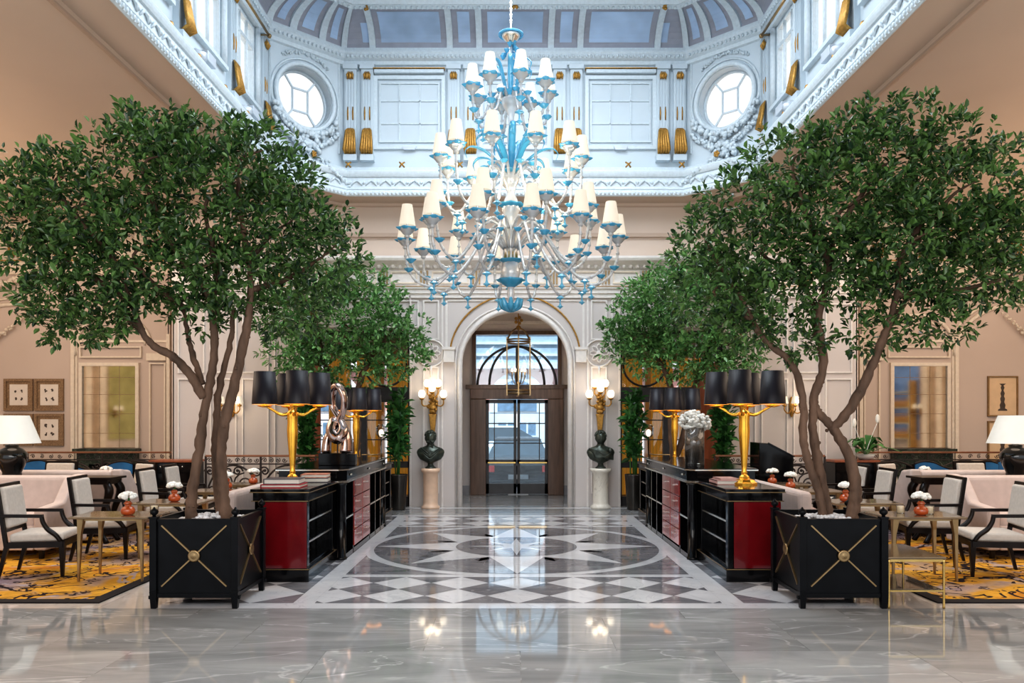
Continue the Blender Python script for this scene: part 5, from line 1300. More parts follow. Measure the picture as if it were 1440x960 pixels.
def put_chair(x, y, rz, label):
    if first[0]: o = chair; first[0] = False
    else: o = dup(chair, (0,0,0))
    o.location = (x, y, .0145); o.rotation_euler = (0,0,math.radians(rz)); o['label'] = label; o['group'] = 'cream dark framed armchairs'
for s, side, edge in ((-1, 'left', 'left'), (1, 'right', 'right')):
    a = 0 if s < 0 else 180
    put_chair(s*4.96, 8.10, a-s*12, 'cream armchair nearest the camera in the %s lounge, on the rug' % side)
    put_chair(s*4.80, 9.10, a-s*10, 'second cream armchair from the camera in the %s lounge, behind the nearest table' % side)
    put_chair(s*4.72, 10.55, a-s*4, 'cream armchair in front of the dark cabinet in the %s lounge, nearer of the pair' % side)
    put_chair(s*4.78, 11.45, a-s*4, 'cream armchair in front of the dark cabinet in the %s lounge, farther of the pair' % side)
    put_chair(s*5.98, 11.9, 235 if s < 0 else -55, 'cream armchair facing the camera before the %s blue settee' % side)
    put_chair(s*7.30, 12.1, 265 if s < 0 else -85, 'cream armchair with only its back top showing over the %s sofa' % side)
# ---------------------------------------------------------------- tables
def make_table():
    t = thing('lounge_table', '', 'table'); p = MB(); p.box((0,0,.632), (.78,.52,.022)); p.build('tabletop', 'bronze_top', t, bevel=.006)
    f = MB()
    for sy in (-1, 1): f.bar((-.31,sy*.20,.61), (.31,sy*.20,.61), .016, .02)
    for sx in (-1, 1): f.bar((sx*.31,-.20,.61), (sx*.31,.20,.61), .016, .02)
    f.build('apron', 'brass', t)
    for sx in (-1, 1):
        for sy in (-1, 1):
            l = MB(); l.taper((sx*.315,sy*.20,0), (sx*.305,sy*.195,.46), .018, .034); l.taper((sx*.305,sy*.195,.46), (sx*.29,sy*.19,.622), .034, .062); l.build('leg', 'brass', t)
    return t
def make_vase():
    t = thing('bud_vase', '', 'vase')
    v = MB(); v.lathe([(.035,0),(.062,.012),(.07,.045),(.055,.075),(.028,.09),(.032,.105),(.042,.115),(.03,.13),(.022,.14)], 14); v.build('glass', 'oglass', t)
    f = MB(); rr = random.Random(2)
    for k in range(46):
        d = Vector((rr.gauss(0,1), rr.gauss(0,1), abs(rr.gauss(0,1)))).normalized(); f.ball((d.x*.075, d.y*.065, .175+d.z*.045), (.026,.026,.02), 6, 4)
    f.build('flowers', 'flower', t)
    l = MB(); l.tube([(0,0,.08),(.01,0,.17)], .01, 5); l.build('stalk', 'palm', t); return t
def make_candle():
    t = thing('candle_holder', '', 'candle'); g = MB(); g.lathe([(.036,0),(.04,.01),(.042,.085)], 14); g.f = g.f[:-1]; g.m = g.m[:-1]; g.s = g.s[:-1]; g.build('cup', 'vglass', t)
    c = MB(); c.cyl((0,0,.006), .033, .065, 12); c.build('candle', 'candle', t); return t
tb, vs_, cd = make_table(), make_vase(), make_candle(); used = set()
def place(proto, loc, rz, label, group):
    o = proto if proto.name not in used else dup(proto, (0,0,0)); used.add(proto.name)
    o.location = loc; o.rotation_euler = (0,0,rz); o['label'] = label; o['group'] = group; return o
for s, side in ((-1, 'left'), (1, 'right')):
    for k, (x, y) in enumerate(((4.03,7.87),(4.05,9.15),(4.03,10.6),(4.03,11.75))):
        nm = ('nearest the camera', 'second from the camera', 'third from the camera', 'farthest along the sofa')[k]
        place(tb, (s*x, y, .0145), 0, 'bronze topped table in the %s lounge row, %s' % (side, nm), 'bronze lounge tables')
        vx = s*(x-.03) if k else s*3.93
        place(vs_, ((-3.92,-4.02,-4.06,-3.97)[k] if s < 0 else (4.06,3.86,3.86,3.88)[k], (7.80,9.1,10.9,11.72)[k], .658), k*1.1, 'orange glass bud vase with white flowers, on the %s row table %s' % (side, nm), 'orange bud vases')
    place(tb, (s*6.55, 12.6, 0), 0, 'bronze topped table before the %s blue settee' % side, 'bronze lounge tables')
    place(vs_, (s*6.6, 12.5, .644), .4, 'orange glass bud vase with white flowers before the %s blue settee' % side, 'orange bud vases')
place(cd, (-3.74, 7.98, .658), 0, 'small lit candle glass beside the vase on the nearest left table', 'candle glasses')
place(cd, (4.19, 7.88, .658), 0, 'small lit candle glass right of the vase on the nearest right table', 'candle glasses')
place(cd, (3.93, 7.95, .658), 0, 'small candle glass left of the vase on the nearest right table', 'candle glasses')
place(cd, (-3.85, 9.22, .658), 0, 'small candle glass on the second left table', 'candle glasses')
# low two-tier brass table on the right
t = thing('side_table', 'low brass two tier table beside near right planter', 'table', (3.40, 6.97, 0))
p = MB(); p.box((0,0,.43), (.50,.72,.02)); p.build('tabletop', 'bronze_top', t, bevel=.004)
p = MB(); p.box((0,0,.155), (.44,.66,.014)); p.build('shelf', 'vglass', t)
f = MB()
for sy in (-1, 1): f.bar((-.235,sy*.345,.41), (.235,sy*.345,.41), .018, .02); f.bar((-.235,sy*.345,.15), (.235,sy*.345,.15), .012, .014)
for sx in (-1, 1): f.bar((sx*.235,-.345,.41), (sx*.235,.345,.41), .018, .02); f.bar((sx*.235,-.345,.15), (sx*.235,.345,.15), .012, .014)
f.build('frame', 'brassy', t)
for sx in (-1, 1):
    for sy in (-1, 1):
        l = MB(); l.lathe([(.012,0),(.010,.02),(.011,.40),(.013,.42)], 10, (sx*.235,sy*.345,0)); l.build('leg', 'brassy', t)
# ---------------------------------------------------------------- sofas
def banquette(s, label):
    t = thing('sofa', label, 'sofa', (s*3.30, 10.35, 0)); L = 2.02; e = -s     # back is towards the aisle (e*x)
    b = MB(); b.box((0,0,.22), (.56,2*L,.24)); b.build('base', 'sofa', t, bevel=.02)
    k = MB(); k.box((e*.20,0,.55), (.16,2*L,.58)); k.build('backrest', 'sofa', t, bevel=.05)
    for i in (-1, 1): a = MB(); a.box((0,i*(L-.08),.40), (.54,.15,.44)); a.build('armrest', 'sofa', t, bevel=.05)
    for i in range(3): c = MB(); c.box((-e*.06,(i-1)*(L-.18)*.667,.40), (.42,(L-.18)*.66,.14)); c.build('seat_cushion', 'sofa', t, bevel=.04)
    for i in (-1, 1):
        for j in (-1, 1): l = MB(); l.taper((i*.23,j*(L-.08),0),(i*.23,j*(L-.08),.11),.04,.05); l.build('leg', 'darkw', t)
    m = MB(); m.lathe([(0,-.26),(.07,-.25),(.085,-.2),(.085,.2),(.07,.25),(0,.26)], 14, T=Matrix.Translation((e*.10, -L+.42, .58)) @ Matrix.Rotation(PI/2, 4, 'Y') if False else Matrix.Translation((e*.03, -L+.46, .56)) @ Matrix.Rotation(PI/2, 4, 'X'))
    m.build('bolster', 'pillow', None, (s*3.30, 10.35, 0), **tags('dusty pink bolster cushion on the near end of the %s blush sofa' % ('left' if s < 0 else 'right'), 'cushion'))
banquette(-1, 'long blush sofa running along the back of the left consoles')
banquette(1, 'long blush sofa running along the back of the right consoles')
def sofa2(loc, rz, w, label):     # faces -Y before rotation
    t = thing('sofa', label, 'sofa', loc, rz); h = w/2
    b = MB(); b.box((0,0,.24), (w-.3,.85,.28)); b.build('base', 'sofa', t, bevel=.02)
    k = MB(); k.box((0,.34,.58), (w-.28,.20,.66)); k.build('backrest', 'sofa', t, bevel=.05)
    for i in (-1, 1):
        a = MB(); x0, x1 = sorted((i*h, i*(h-.15)))
        a.add([(x,y,z_) for x in (x0,x1) for y, z_ in ((-.43,.10),(.44,.10),(.44,.93),(.18,.90),(-.05,.62),(-.43,.58))], [(5,4,3,2,1,0),(6,7,8,9,10,11)]+[(q,(q+1)%6,6+(q+1)%6,6+q) for q in range(6)])
        a.build('armrest', 'sofa', t, bevel=.03)
    for i in (-1, 1): c = MB(); c.box((i*(w-.32)/4,-.06,.43), ((w-.34)/2,.66,.14)); c.build('seat_cushion', 'sofa', t, bevel=.04)
    for i in (-1, 1):
        for j in (-1, 1): l = MB(); l.taper((i*(h-.08),j*.38,0),(i*(h-.08),j*.38,.11),.04,.05); l.build('leg', 'darkw', t)
    return t
for s, side in ((-1, 'left'), (1, 'right')):
    sofa2((s*6.35, 9.32, .0145), 0, 1.9, 'blush sofa facing the camera in front of the %s sofa table' % side)
    sofa2((s*6.35, 11.05, .0145), PI, 1.9, 'blush sofa facing away behind the %s sofa table' % side)
    t = thing('sofa_table', 'dark sofa table with curved legs under the %s table lamp' % side, 'table', (s*6.3, 10.19, .0145)); w = 2.15
    p = MB(); p.box((0,0,.845), (w,.42,.03)); p.box((0,0,.80), (w-.1,.36,.07)); p.build('tabletop', 'darkw', t, bevel=.006)
    for i in (-1, 1):
        for j in (-1, 1): l = MB(); l.tube(crom([(i*(w/2-.09),j*.13,.78),(i*(w/2-.05),j*.15,.66),(i*(w/2-.13),j*.13,.40),(i*(w/2-.15),j*.13,.15),(i*(w/2-.08),j*.15,.0)], 5), lerp_r([.05,.055,.035,.026,.035],21), 8); l.build('leg', 'darkw', t)
    p = MB(); p.box((0,0,.10), (w-.3,.26,.03)); p.build('stretcher', 'darkw', t)
    px, zc = (17, 0) if s < 0 else (1428, 0)
    t = thing('table_lamp', 'white shaded table lamp with black glazed urn base, %s sofa table' % side, 'lamp', (X(px, 10.19), 10.19, .8745))
    b = MB(); b.lathe([(.11,0),(.115,.03),(.11,.05),(.15,.14),(.185,.24),(.18,.30),(.13,.36),(.075,.385),(.085,.41),(.06,.42),(.02,.43),(.012,.50)], 20); b.build('urn_base', 'blackcer', t)
    h = MB(); h.lathe([(.335,.435),(.20,.80)], 28); h.f = h.f[:28]; h.m = h.m[:28]; h.s = h.s[:28]; h.build('lamp_shade', 'shade_t', t)
# ---------------------------------------------------------------- blue settees
def make_settee():
    t = thing('settee', '', 'sofa'); w = 1.5; h = w/2
    prof = [(-h,.84),(-h*.80,.88),(-h*.55,.86),(-h*.3,.78),(0,.73),(h*.3,.78),(h*.55,.86),(h*.80,.88),(h,.84)]
    pc = crom([(a,0,b) for a, b in prof], 5)
    b = MB(); pts = [(p.x, p.z) for p in pc]; b.xz([(-h,.38)]+pts+[(h,.38)], .22, .30); b.build('backrest', 'blue', t)
    f = MB(); f.tube([(p.x, .26, p.z+.01) for p in pc], .024, 6); f.bar((-h,.26,.3),(-h,.26,.85),.04); f.bar((h,.26,.3),(h,.26,.85),.04); f.bar((-h,-.28,.30),(h,-.28,.30),.03,.07); f.bar((-h,.26,.30),(h,.26,.30),.03,.07); f.build('frame', 'darkw', t)
    s_ = MB(); s_.box((0,-.02,.39), (w-.05,.56,.12)); s_.build('seat', 'blue', t, bevel=.03)
    for i in (-1, 1):
        a = MB(); a.tube(crom([(i*h,.26,.66),(i*h,.05,.63),(i*h,-.18,.60),(i*h,-.25,.50),(i*h,-.26,.36)], 5), .024, 7); a.build('arm', 'darkw', t)
        for y in (-.27, .26): l = MB(); l.taper((i*(h-.02),y,0),(i*(h-.02),y,.32),.025,.045); l.build('leg', 'darkw', t)
    return t
st = make_settee()
for k, (x, y, rz, lab) in enumerate(((-9.15,13.7,.08,'blue settee behind the left lounge armchairs, farther from the aisle'),(-7.45,13.35,-.05,'blue settee behind the left lounge armchairs, nearer the aisle'),(7.75,13.35,.05,'blue settee behind the right lounge armchairs, nearer the aisle'),(9.4,13.7,-.08,'blue settee behind the right lounge armchairs, farther from the aisle'))):
    o = place(st, (x, y, 0), rz, lab, 'blue settees')
# ---------------------------------------------------------------- dark cabinets, lily, stand
def cabinet2(x, y, label):
    t = thing('drinks_cabinet', label, 'cabinet', (x, y, 0)); w, d, h = .78, .45, .90
    c = MB(); c.box((0,0,.44), (w,d,.84)); c.build('carcass', 'black', t, bevel=.006)
    p = MB(); p.box((0,0,.885), (w+.04,d+.04,.04)); p.build('top', 'wood2', t, bevel=.004)
    for i in (-1, 1):
        dd = MB(); dd.box((i*w/4,-d/2-.008,.40), (w/2-.02,.016,.62)); q = dd.build('door', 'black', t); kb = MB(); kb.ball((i*.05,-d/2-.025,.55), .014); kb.build('knob', 'silver', q)
        dd = MB(); dd.box((i*w/4,-d/2-.008,.78), (w/2-.02,.016,.11)); q = dd.build('drawer', 'black', t); kb = MB(); kb.ball((i*w/4,-d/2-.025,.79), .014); kb.build('knob', 'silver', q)
    for i in (-1, 1): l = MB(); l.b2(i*(w/2-.05)-.02, i*(w/2-.05)+.02, -d/2, d/2, 0, .03); l.build('foot', 'black', t)
cabinet2(-6.12, 14.05, 'black cabinet with brown top and knobs by the left balustrade')
cabinet2(6.10, 14.05, 'black cabinet with brown top and knobs under the peace lily')
t = thing('peace_lily', 'peace lily in white bowl on the right black cabinet', 'plant', (6.35, 14.05, .905))
b = MB(); b.lathe([(.09,0),(.14,.03),(.17,.10),(.16,.10),(.0,.08)], 18); b.build('bowl', 'porcelain', t)
P = MB(); rr = random.Random(12)
for k in range(26):
    a = rr.uniform(0,6.28); e = rr.uniform(.35,1.3); L = rr.uniform(.32,.46); d = Vector((math.cos(a)*math.cos(e), math.sin(a)*math.cos(e), math.sin(e)))
    p0 = Vector((0,0,.09)); p1 = p0+d*L*.8; p2 = p1 + Vector((d.x, d.y, -.25))*L*.7
    wv = Vector((-math.sin(a), math.cos(a), 0)); pts = crom([p0,p1,p2], 4); n = len(pts); ww = [.006,.006,.025,.06,.078,.075,.055,.035,.004]
    vs = []
    for i, p in enumerate(pts): vs += [p-wv*ww[i], p+Vector((0,0,-.01)), p+wv*ww[i]]
    P.add(vs, [(3*i+j, 3*i+j+1, 3*i+j+4, 3*i+j+3) for i in range(n-1) for j in (0,1)], 0, True)
P.build('leaves', 'palm', t)
for k, (x, zz) in enumerate(((-.20,.60),(.22,.68))):
    f = MB(); f.tube(crom([(0,0,.1),(x*.5,0,zz*.6),(x,0,zz)], 4), .006, 5); f.ball((x,0,zz+.06), (.04,.02,.085), 8, 6); f.build('bloom', 'flower', t)
t = thing('stand', 'black glossy stand with sloping top behind the near right lamp', 'stand', (4.28, 12.9, 0))
m = MB(); m.xz([(-.30,.0),(.26,.0),(.26,1.02),(-.16,1.24),(-.30,1.25)], -.25, .25); m.build('body', 'black', t, bevel=.012)
m = MB(); m.b2(-.34,.30,-.29,.29,0,.06); m.build('plinth', 'black', t)
m = MB(); m.bar((-.16,-.26,1.245),(.27,-.26,1.02),.02,.02); m.build('lip', 'black', t)
# ---------------------------------------------------------------- rugs
for s, side in ((-1, 'left'), (1, 'right')):
    t = thing('rug', 'gold and violet floral rug with black border under the %s lounge' % side, 'rug', (0,0,0))
    x0, x1, y0, y1 = s*3.68, s*10.5, 6.80, 12.6; a, b = sorted((x0, x1))
    m = MB(); m.b2(a+.12, b-.12, y0+.12, y1-.12, .002, .014); m.build('field', 'rug', t)
    m = MB(); m.b2(a, b, y0, y0+.12, .002, .014); m.b2(a, b, y1-.12, y1, .002, .014); m.b2(a, a+.12, y0+.12, y1-.12, .002, .014); m.b2(b-.12, b, y0+.12, y1-.12, .002, .014); m.build('border', 'rug_b', t)
# ---------------------------------------------------------------- balustrades
def spiral(mb, c, r, a0, turns, sg, w=.014, plane='x'):
    n = int(14*turns); pts = []
    for i in range(n+1):
        f_ = i/n; a = a0+sg*2*PI*turns*f_; q = r*(1-.82*f_); pts.append((c[0]+q*math.cos(a), c[1], c[2]+q*math.sin(a)))
    mb.tube(pts, w, 4); mb.ball(pts[-1], w*2, 6, 4)
def balustrade(x0, x1, y, z0, zt, label):
    t = thing('balustrade', label, 'railing', ((x0+x1)/2, y, 0)); xm = (x0+x1)/2
    k = MB(); k.box((0,0,z0/2), (x1-x0,.22,z0)); k.build('kerb', 'f_beige', t)
    h = MB(); h.box((0,0,zt), (x1-x0,.06,.035)); h.build('handrail', 'copper', t, bevel=.008)
    b = MB()
    for zz in (z0+.09, zt-.14): b.bar((x0-xm,0,zz), (x1-xm,0,zz), .016, .022)
    b.bar((x0-xm,0,z0+.02), (x1-xm,0,z0+.02), .02, .02); b.build('bottom_rail', 'iron', t)
    n = max(1, round((x1-x0)/1.25)); w = (x1-x0)/n
    for i in range(n+1): p = MB(); p.box((x0-xm+i*w, 0, (z0+zt)/2), (.03,.03,zt-z0)); p.build('post', 'iron', t)
    za, zb = z0+.10, zt-.15; H = zb-za
    for i in range(n):
        s_ = MB(); cx = x0-xm+(i+.5)*w
        for sg in (-1, 1):
            s_.tube([(cx+sg*(w*.48)*math.cos(q*PI/2), 0, za+H*.98*math.sin(q*PI/2)) for q in [j/12 for j in range(13)]], .017, 4)
            spiral(s_, (cx+sg*w*.20,0,za+H*.42), H*.34, PI/2, 1.7, sg); spiral(s_, (cx+sg*w*.38,0,za+H*.20), H*.19, 0 if sg < 0 else PI, 1.4, -sg)
            spiral(s_, (cx+sg*w*.43,0,za+H*.80), H*.15, PI, 1.3, sg); spiral(s_, (cx+sg*w*.08,0,za+H*.80), H*.15, 0, 1.3, sg)
            s_.ball((cx+sg*w*.20,0,za+H*.42), (.05,.02,.05), 8, 5)
            for q in range(4): spiral(s_, (cx+sg*w*(.07+.12*q),0,zt-.075), .045, q, 1.2, sg, .007); spiral(s_, (cx+sg*w*(.07+.12*q),0,z0+.055), .03, q, 1.0, sg, .006)
        s_.build('scrollwork', 'iron', t)
balustrade(-10.8, -6.5, 14.9, .18, 1.0, 'scrolled iron balustrade before the left mirror, outer section')
balustrade(6.5, 10.8, 14.9, .18, 1.0, 'scrolled iron balustrade before the right mirror, outer section')
balustrade(-5.35, -3.45, 13.4, .16, 1.0, 'scrolled iron balustrade on the left, between black cabinet and aisle')
balustrade(3.45, 5.35, 13.4, .16, 1.0, 'scrolled iron balustrade on the right, between stand and black cabinet')
# ---------------------------------------------------------------- mirrors, fireplaces, pictures
for s, side in ((-1, 'left'), (1, 'right')):
    def q(px): return s*abs(xs_(px))
    a, b = sorted((q(113), q(197))); z0, z1 = 1.05, zs_(510)
    t = thing('wall_mirror', 'tall antique mirror over the green marble chimneypiece, %s wall' % side, 'mirror', ((a+b)/2, YS, 0)); xm = (a+b)/2
    m = MB(); m.b2(a-xm+.06, b-xm-.06, -.03, -.005, z0, z1-.06)
    m.build('glass', 'mirror', t)
    m = MB()
    for i in (1, 2): x = a-xm+(b-a)*i/3; m.b2(x-.004, x+.004, -.034, -.028, z0, z1-.06)
    for zz in (1.35, 1.75, 2.15, 2.5): m.b2(a-xm+.06, b-xm-.06, -.034, -.028, zz-.004, zz+.004)
    m.build('joints', 'frame_g', t)
    m = MB(); 
    for x in (a-xm, b-xm-.07): m.b2(x, x+.07, -.07, -.002, z0, z1)
    m.b2(a-xm+.07, b-xm-.07, -.07, -.002, z1-.07, z1); m.build('frame', 'trim_w', t)
    t = thing('chimneypiece', 'dark green marble chimneypiece beneath the %s mirror' % side, 'fireplace', ((q(155)), YS, 0))
    m = MB(); m.box((0,-.13,1.01), (1.30,.24,.06)); m.build('shelf', 'gmarble', t, bevel=.006)
    m = MB(); m.box((0,-.09,.85), (1.2,.16,.26)); 
    for i in (-1, 1): m.box((i*.48,-.09,.36), (.24,.16,.72))
    m.build('surround', 'gmarble', t)
    m = MB(); m.b2(-.36,.36,-.03,-.005,0,.72); m.build('firebox', 'rubber', t)
def picture(x, zc, w, h, tan, draw, label, group):
    t = thing('framed_picture', label, 'picture', (x, YS, zc)); f = .055 if not tan else .025
    m = MB(); m.frame(-w/2, w/2, -h/2, h/2, f, .04, -.005); m.build('frame', 'frame_g' if not tan else 'brass', t)
    m = MB(); m.b2(-w/2+f, w/2-f, -.018, -.006, -h/2+f, h/2-f); m.build('mat', 'frame_g' if not tan else 'paper_t', t)
    if not tan: m = MB(); m.b2(-w/2+f+.06, w/2-f-.06, -.021, -.017, -h/2+f+.06, h/2-f-.06); m.build('print', 'paper', t)
    m = MB(); rr = random.Random(int(abs(x)*100+zc*10))
    if not tan:
        for i in (-1, 1):
            for j in (-1, 1):
                for k in range(4): m.ball((i*.065+rr.uniform(-.02,.02), -.022, j*.085+rr.uniform(-.025,.025)), (rr.uniform(.012,.025),.002,rr.uniform(.012,.028)), 7, 4)
    else:
        prof = [(.10,-.30),(.09,-.27),(.05,-.25),(.06,-.18),(.035,-.12),(.05,-.05),(.03,.0),(.045,.06),(.02,.12),(.04,.18),(.02,.22),(.07,.26)]
        m.add([(r, -.021, z_) for r, z_ in prof]+[(-r, -.021, z_) for r, z_ in prof[::-1]], [(i, 2*len(prof)-1-i, 2*len(prof)-2-i, i+1) for i in range(len(prof)-1)])
    m.build('drawing', 'ink', t)
G = 'small framed prints in pairs'
for px, py, nm in ((27,555,'upper left of the four, left wall'),(70,555,'upper right of the four, left wall'),(27,604,'lower left of the four, behind the table lamp'),(70,604,'lower right of the four, left wall')):
    picture(xs_(px), zs_(py), .60, .66, False, 0, 'square framed print, ' + nm, G)
for px, py, nm in ((1409,557,'upper'),(1409,620,'lower')):
    picture(xs_(px), zs_(py), .62, .83, True, 0, '%s tan framed drawing of a torch stand, right wall' % nm, 'tan framed drawings')
# ---------------------------------------------------------------- flood lights on the lantern ledge
def make_flood():
    t = thing('flood_light', '', 'spotlight'); b = MB(); b.box((0,0,.16), (.20,.28,.13)); b.build('housing', 'lightgrey', t, bevel=.008)
    c = MB(); c.lathe([(.07,-.08),(.075,.06),(.05,.09)], 16, T=Matrix.Translation((.02,-.24,.10)) @ Matrix.Rotation(-1.2, 4, 'Y')); c.build('lamp_head', 'lightgrey', t)
    k = MB(); k.box((0,0,.05), (.06,.16,.10)); k.build('bracket', 'lightgrey', t)
    l = MB(); l.cyl((0,0,0), .055, .012, 14); l.v = [tuple(Matrix.Translation((.08,-.24,.07)) @ Matrix.Rotation(1.9, 4, 'Y') @ Vector(v)) for v in l.v]; l.build('lens', 'porcelain', t); return t
fd = make_flood()
for x, y, rz, lab in ((-4.08,11.9,0,'grey flood light on left lantern ledge, farther one'),(-4.08,10.15,0,'grey flood light on left lantern ledge, nearer one'),(4.08,11.75,PI,'grey flood light on right lantern ledge, farther one'),(4.08,10.0,PI,'grey flood light on right lantern ledge, nearer one')):
    o = place(fd, (x, y, CZ+.50), 0, lab, 'lantern ledge flood lights')
    if x > 0: o.scale = (-1, 1, 1)
# ---------------------------------------------------------------- curtains and torch lamp in the side rooms
def make_curtain():
    m = MB(); n = 40; w = .46
    vs = []
    for i in range(n+1): x = -w/2+w*i/n; y = .035*math.sin(i*1.05); vs += [(x,y,.03),(x,y,2.95)]
    m.add(vs, [(2*i,2*i+2,2*i+3,2*i+1) for i in range(n)], 0, True); return m.build('curtain', 'curtain')
cu = make_curtain(); k = 0
for s, side in ((-1,'left'),(1,'right')):
    for j, x in enumerate((2.5, 3.15, 3.75, 4.6)):
        o = cu if k == 0 else cu.copy()
        if k: COL.objects.link(o)
        k += 1; o.location = (s*x, 16.6, 0); o['label'] = 'amber curtain in the %s glazed side room, %s from the arch' % (side, ('first','second','third','fourth')[j]); o['category'] = 'curtain'; o['group'] = 'amber curtains'
    t = thing('glass_lantern', 'small lit glass lantern on a pole inside the %s glazed opening' % side, 'lamp', (s*2.62, 15.2, 0))
    m = MB(); m.tube([(0,0,.02),(0,0,1.30)], .012, 6); m.cyl((0,0,0), .12, .03, 14); m.build('pole', 'iron', t)
    m = MB(); m.lathe([(.02,1.30),(.045,1.33),(.05,1.39),(.035,1.43),(.01,1.44)], 12); m.build('globe', 'glow', t)
    m = MB(); m.lathe([(.05,1.28),(.10,1.34),(.11,1.48),(.05,1.54)], 8, smooth=False); m.build('glass_case', 'glass', t)
# ---------------------------------------------------------------- cars in the street
def car(loc, paint, label):
    t = thing('car', label, 'car', loc); w = .88
    m = MB(); sec = [(0,.28,.80,.84),(.06,.24,.92,.87),(.5,.22,.98,.88),(.95,.22,1.0,.88),(3.0,.22,.96,.88),(4.1,.24,.82,.86),(4.25,.3,.7,.82)]
    vs = []
    for y, z0, z1, hw in sec: vs += [(-hw*.94,y,z0),(-hw,y,(z0+z1)/2),(-hw*.93,y,z1),(hw*.93,y,z1),(hw,y,(z0+z1)/2),(hw*.94,y,z0)]
    n = len(sec); m.add(vs, [tuple(range(6)), tuple(range(6*n-1,6*n-7,-1))]+[(6*i+j, 6*i+(j+1)%6, 6*i+6+(j+1)%6, 6*i+6+j) for i in range(n-1) for j in range(6)], 0, True); m.build('body', paint, t)
    m = MB(); vs = [(-.78,.55,.97),(.78,.55,.97),(.60,1.15,1.42),(-.60,1.15,1.42),(-.78,3.1,.95),(.78,3.1,.95),(.60,2.3,1.42),(-.60,2.3,1.42)]
    m.add(vs, [(0,1,2,3),(5,4,7,6),(1,5,6,2),(4,0,3,7)]); m.build('windows', 'cargl', t)
    m = MB(); m.add([(-.62,1.1,1.42),(.62,1.1,1.42),(.62,2.35,1.42),(-.62,2.35,1.42),(-.55,1.2,1.47),(.55,1.2,1.47),(.55,2.25,1.47),(-.55,2.25,1.47)], [(0,1,5,4),(1,2,6,5),(2,3,7,6),(3,0,4,7),(4,5,6,7)]); m.build('roof', paint, t)
    for i in (-1, 1): m = MB(); m.box((i*.70,.01,.72), (.22,.05,.16)); m.build('tail_light', 'tail', t, bevel=.01)
    m = MB(); m.box((0,-.01,.52), (.50,.02,.12)); m.build('number_plate', 'plate', t)
    m = MB(); m.box((0,-.0,.36), (1.66,.12,.16)); m.build('bumper', paint, t, bevel=.03)
    for i in (-1, 1):
        for y in (.75, 3.4): m = MB(); m.lathe([(.20,-.1),(.31,-.09),(.31,.09),(.20,.1)], 18, T=Matrix.Translation((i*.80,y,.31)) @ Matrix.Rotation(PI/2, 4, 'Y')); m.build('wheel', 'rubber', t)
    return t
car((.10, 19.2, -.30), 'carp', 'dark grey car parked tail to the door')
c2 = car((-2.2, 25.3, -.02), 'carw', 'pale blue car passing across the street behind the dark car'); c2.rotation_euler = (0,0,-PI/2)

# ---------------------------------------------------------------- bar shelves on the right wall, seen in the right mirror
t = thing('bar_shelves', 'gilt bar shelves of bottles reflected in the right mirror', 'shelf', (12.87, 6.3, 0))
for zz in (1.05, 1.55, 2.05, 2.55): m = MB(); m.b2(-.26, 0, -.9, .9, zz-.02, zz); m.build('shelf', 'brassy', t)
for y in (-.9, .9): m = MB(); m.b2(-.26, 0, y-.02, y+.02, 0, 2.9); m.build('upright', 'brassy', t)
bt = MB(); bt.lathe([(.04,0),(.042,.02),(.042,.18),(.016,.24),(.015,.32),(.018,.33)], 10); b0 = bt.build('bottle', 'bottle_a'); k = 0
for zz in (1.05, 1.55, 2.05):
    for j in range(9):
        o = b0 if k == 0 else b0.copy()
        if k: COL.objects.link(o)
        k += 1; o.location = (12.74, 5.55+.185*j, zz); o['label'] = 'amber bottle on the bar shelves reflected in the right mirror'; o['category'] = 'bottle'; o['group'] = 'bottles on the bar shelves'
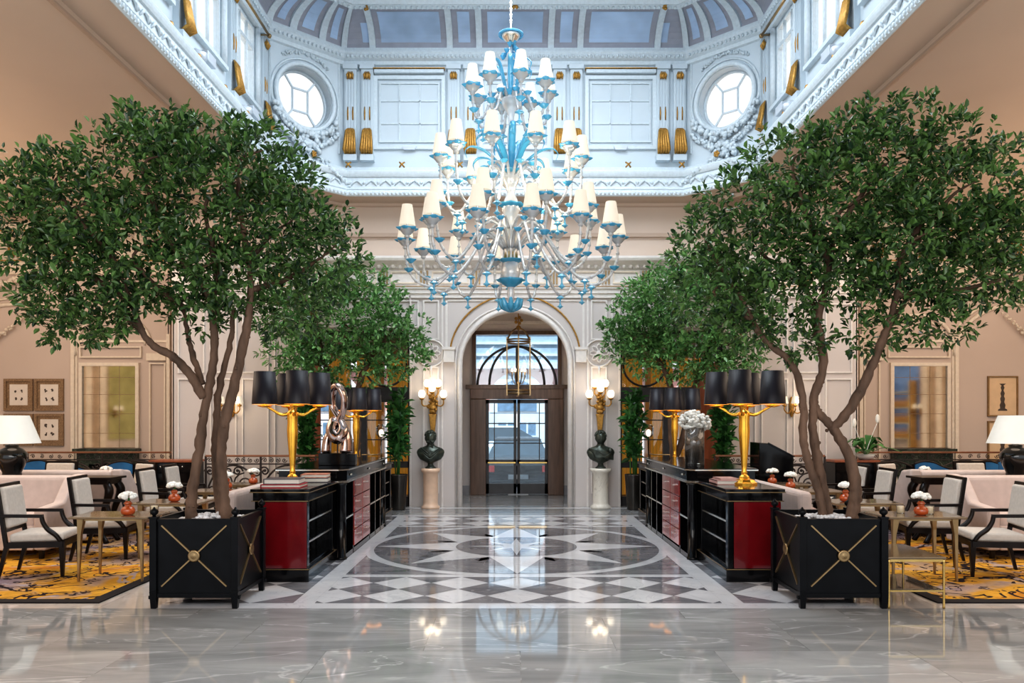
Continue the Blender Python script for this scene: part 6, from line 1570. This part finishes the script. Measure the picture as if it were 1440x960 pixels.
# ================================================================= LIGHT, SKY, CAMERA
wd = bpy.data.worlds.new('sky'); sc.world = wd; wd.use_nodes = True
bg = wd.node_tree.nodes['Background']; bg.inputs[0].default_value = (.90, .95, 1.0, 1); bg.inputs[1].default_value = 1.0
def area(name, loc, rot, sx, sy, power, col):
    l = bpy.data.lights.new(name, 'AREA'); l.shape = 'RECTANGLE'; l.size = sx; l.size_y = sy; l.energy = power; l.color = col
    o = bpy.data.objects.new(name, l); COL.objects.link(o); o.location = loc; o.rotation_euler = rot; return o
def point(name, loc, power, col, r=.08):
    l = bpy.data.lights.new(name, 'POINT'); l.energy = power; l.color = col; l.shadow_soft_size = r
    o = bpy.data.objects.new(name, l); COL.objects.link(o); o.location = loc; o.visible_glossy = False; return o
area('lantern_down_fill', (0, 9.9, 8.7), (0, 0, 0), 4.5, 5, 420, (.86, .93, 1))  # unseen lamp added below the closed lantern ceiling to light the hall
area('lantern_up_fill', (0, 9.6, 6.6), (PI, 0, 0), 3, 3, 75, (.8, .9, 1))  # unseen upward lamp added to brighten the cove and lantern walls
for s in (-1, 1):
    area('lounge_down_fill', (s*8.2, 10, 5.45), (0, 0, 0), 6, 8, 270, (1, .84, .68))  # no fixture here; lamp added under the ceiling to warm the lounge
    area('lounge_up_fill', (s*9.6, 9.5, 3.2), (PI, 0, 0), 4, 8, 105, (1, .76, .54))  # unseen lamp added in mid air to brighten the lounge ceiling
point('hall_lantern_glow', (LX, LY, Z(520, LY)), 22, (1, .75, .48), .1)
for s in (-1, 1):
    point('wall_glow', (s*1.555, 14.2, 2.28), 5, (1, .76, .5), .1)
    point('sconce_glow', (s*5.2, 14.2, 1.95), 6, (1, .78, .52), .08)
area('front_fill', (0, -1.5, 4.2), (math.radians(72), 0, 0), 9, 3, 260, (1, .95, .9))
su = bpy.data.lights.new('sun', 'SUN'); su.energy = 7.0; su.angle = .02; su.color = (1, .96, .9)
so_ = bpy.data.objects.new('sun', su); COL.objects.link(so_); so_.rotation_euler = (math.radians(26), 0, 0)
cam = bpy.data.cameras.new('camera'); co_ = bpy.data.objects.new('camera', cam); COL.objects.link(co_)
co_.location = (CAMX, 0, CAMZ); co_.rotation_euler = (PI/2, 0, 0); cam.sensor_width = 36; cam.lens = F/1440*36
cam.shift_y = (592-480)/1440; cam.clip_end = 200; sc.camera = co_
sc.view_settings.view_transform = 'Standard'; sc.view_settings.look = 'Medium High Contrast'; sc.view_settings.exposure = 0.12
sc.cycles.use_denoising = True; sc.cycles.max_bounces = 6; sc.cycles.diffuse_bounces = 3; sc.cycles.glossy_bounces = 4; sc.cycles.transparent_max_bounces = 24
sc.cycles.sample_clamp_indirect = 6.0; sc.cycles.caustics_reflective = False; sc.cycles.caustics_refractive = False
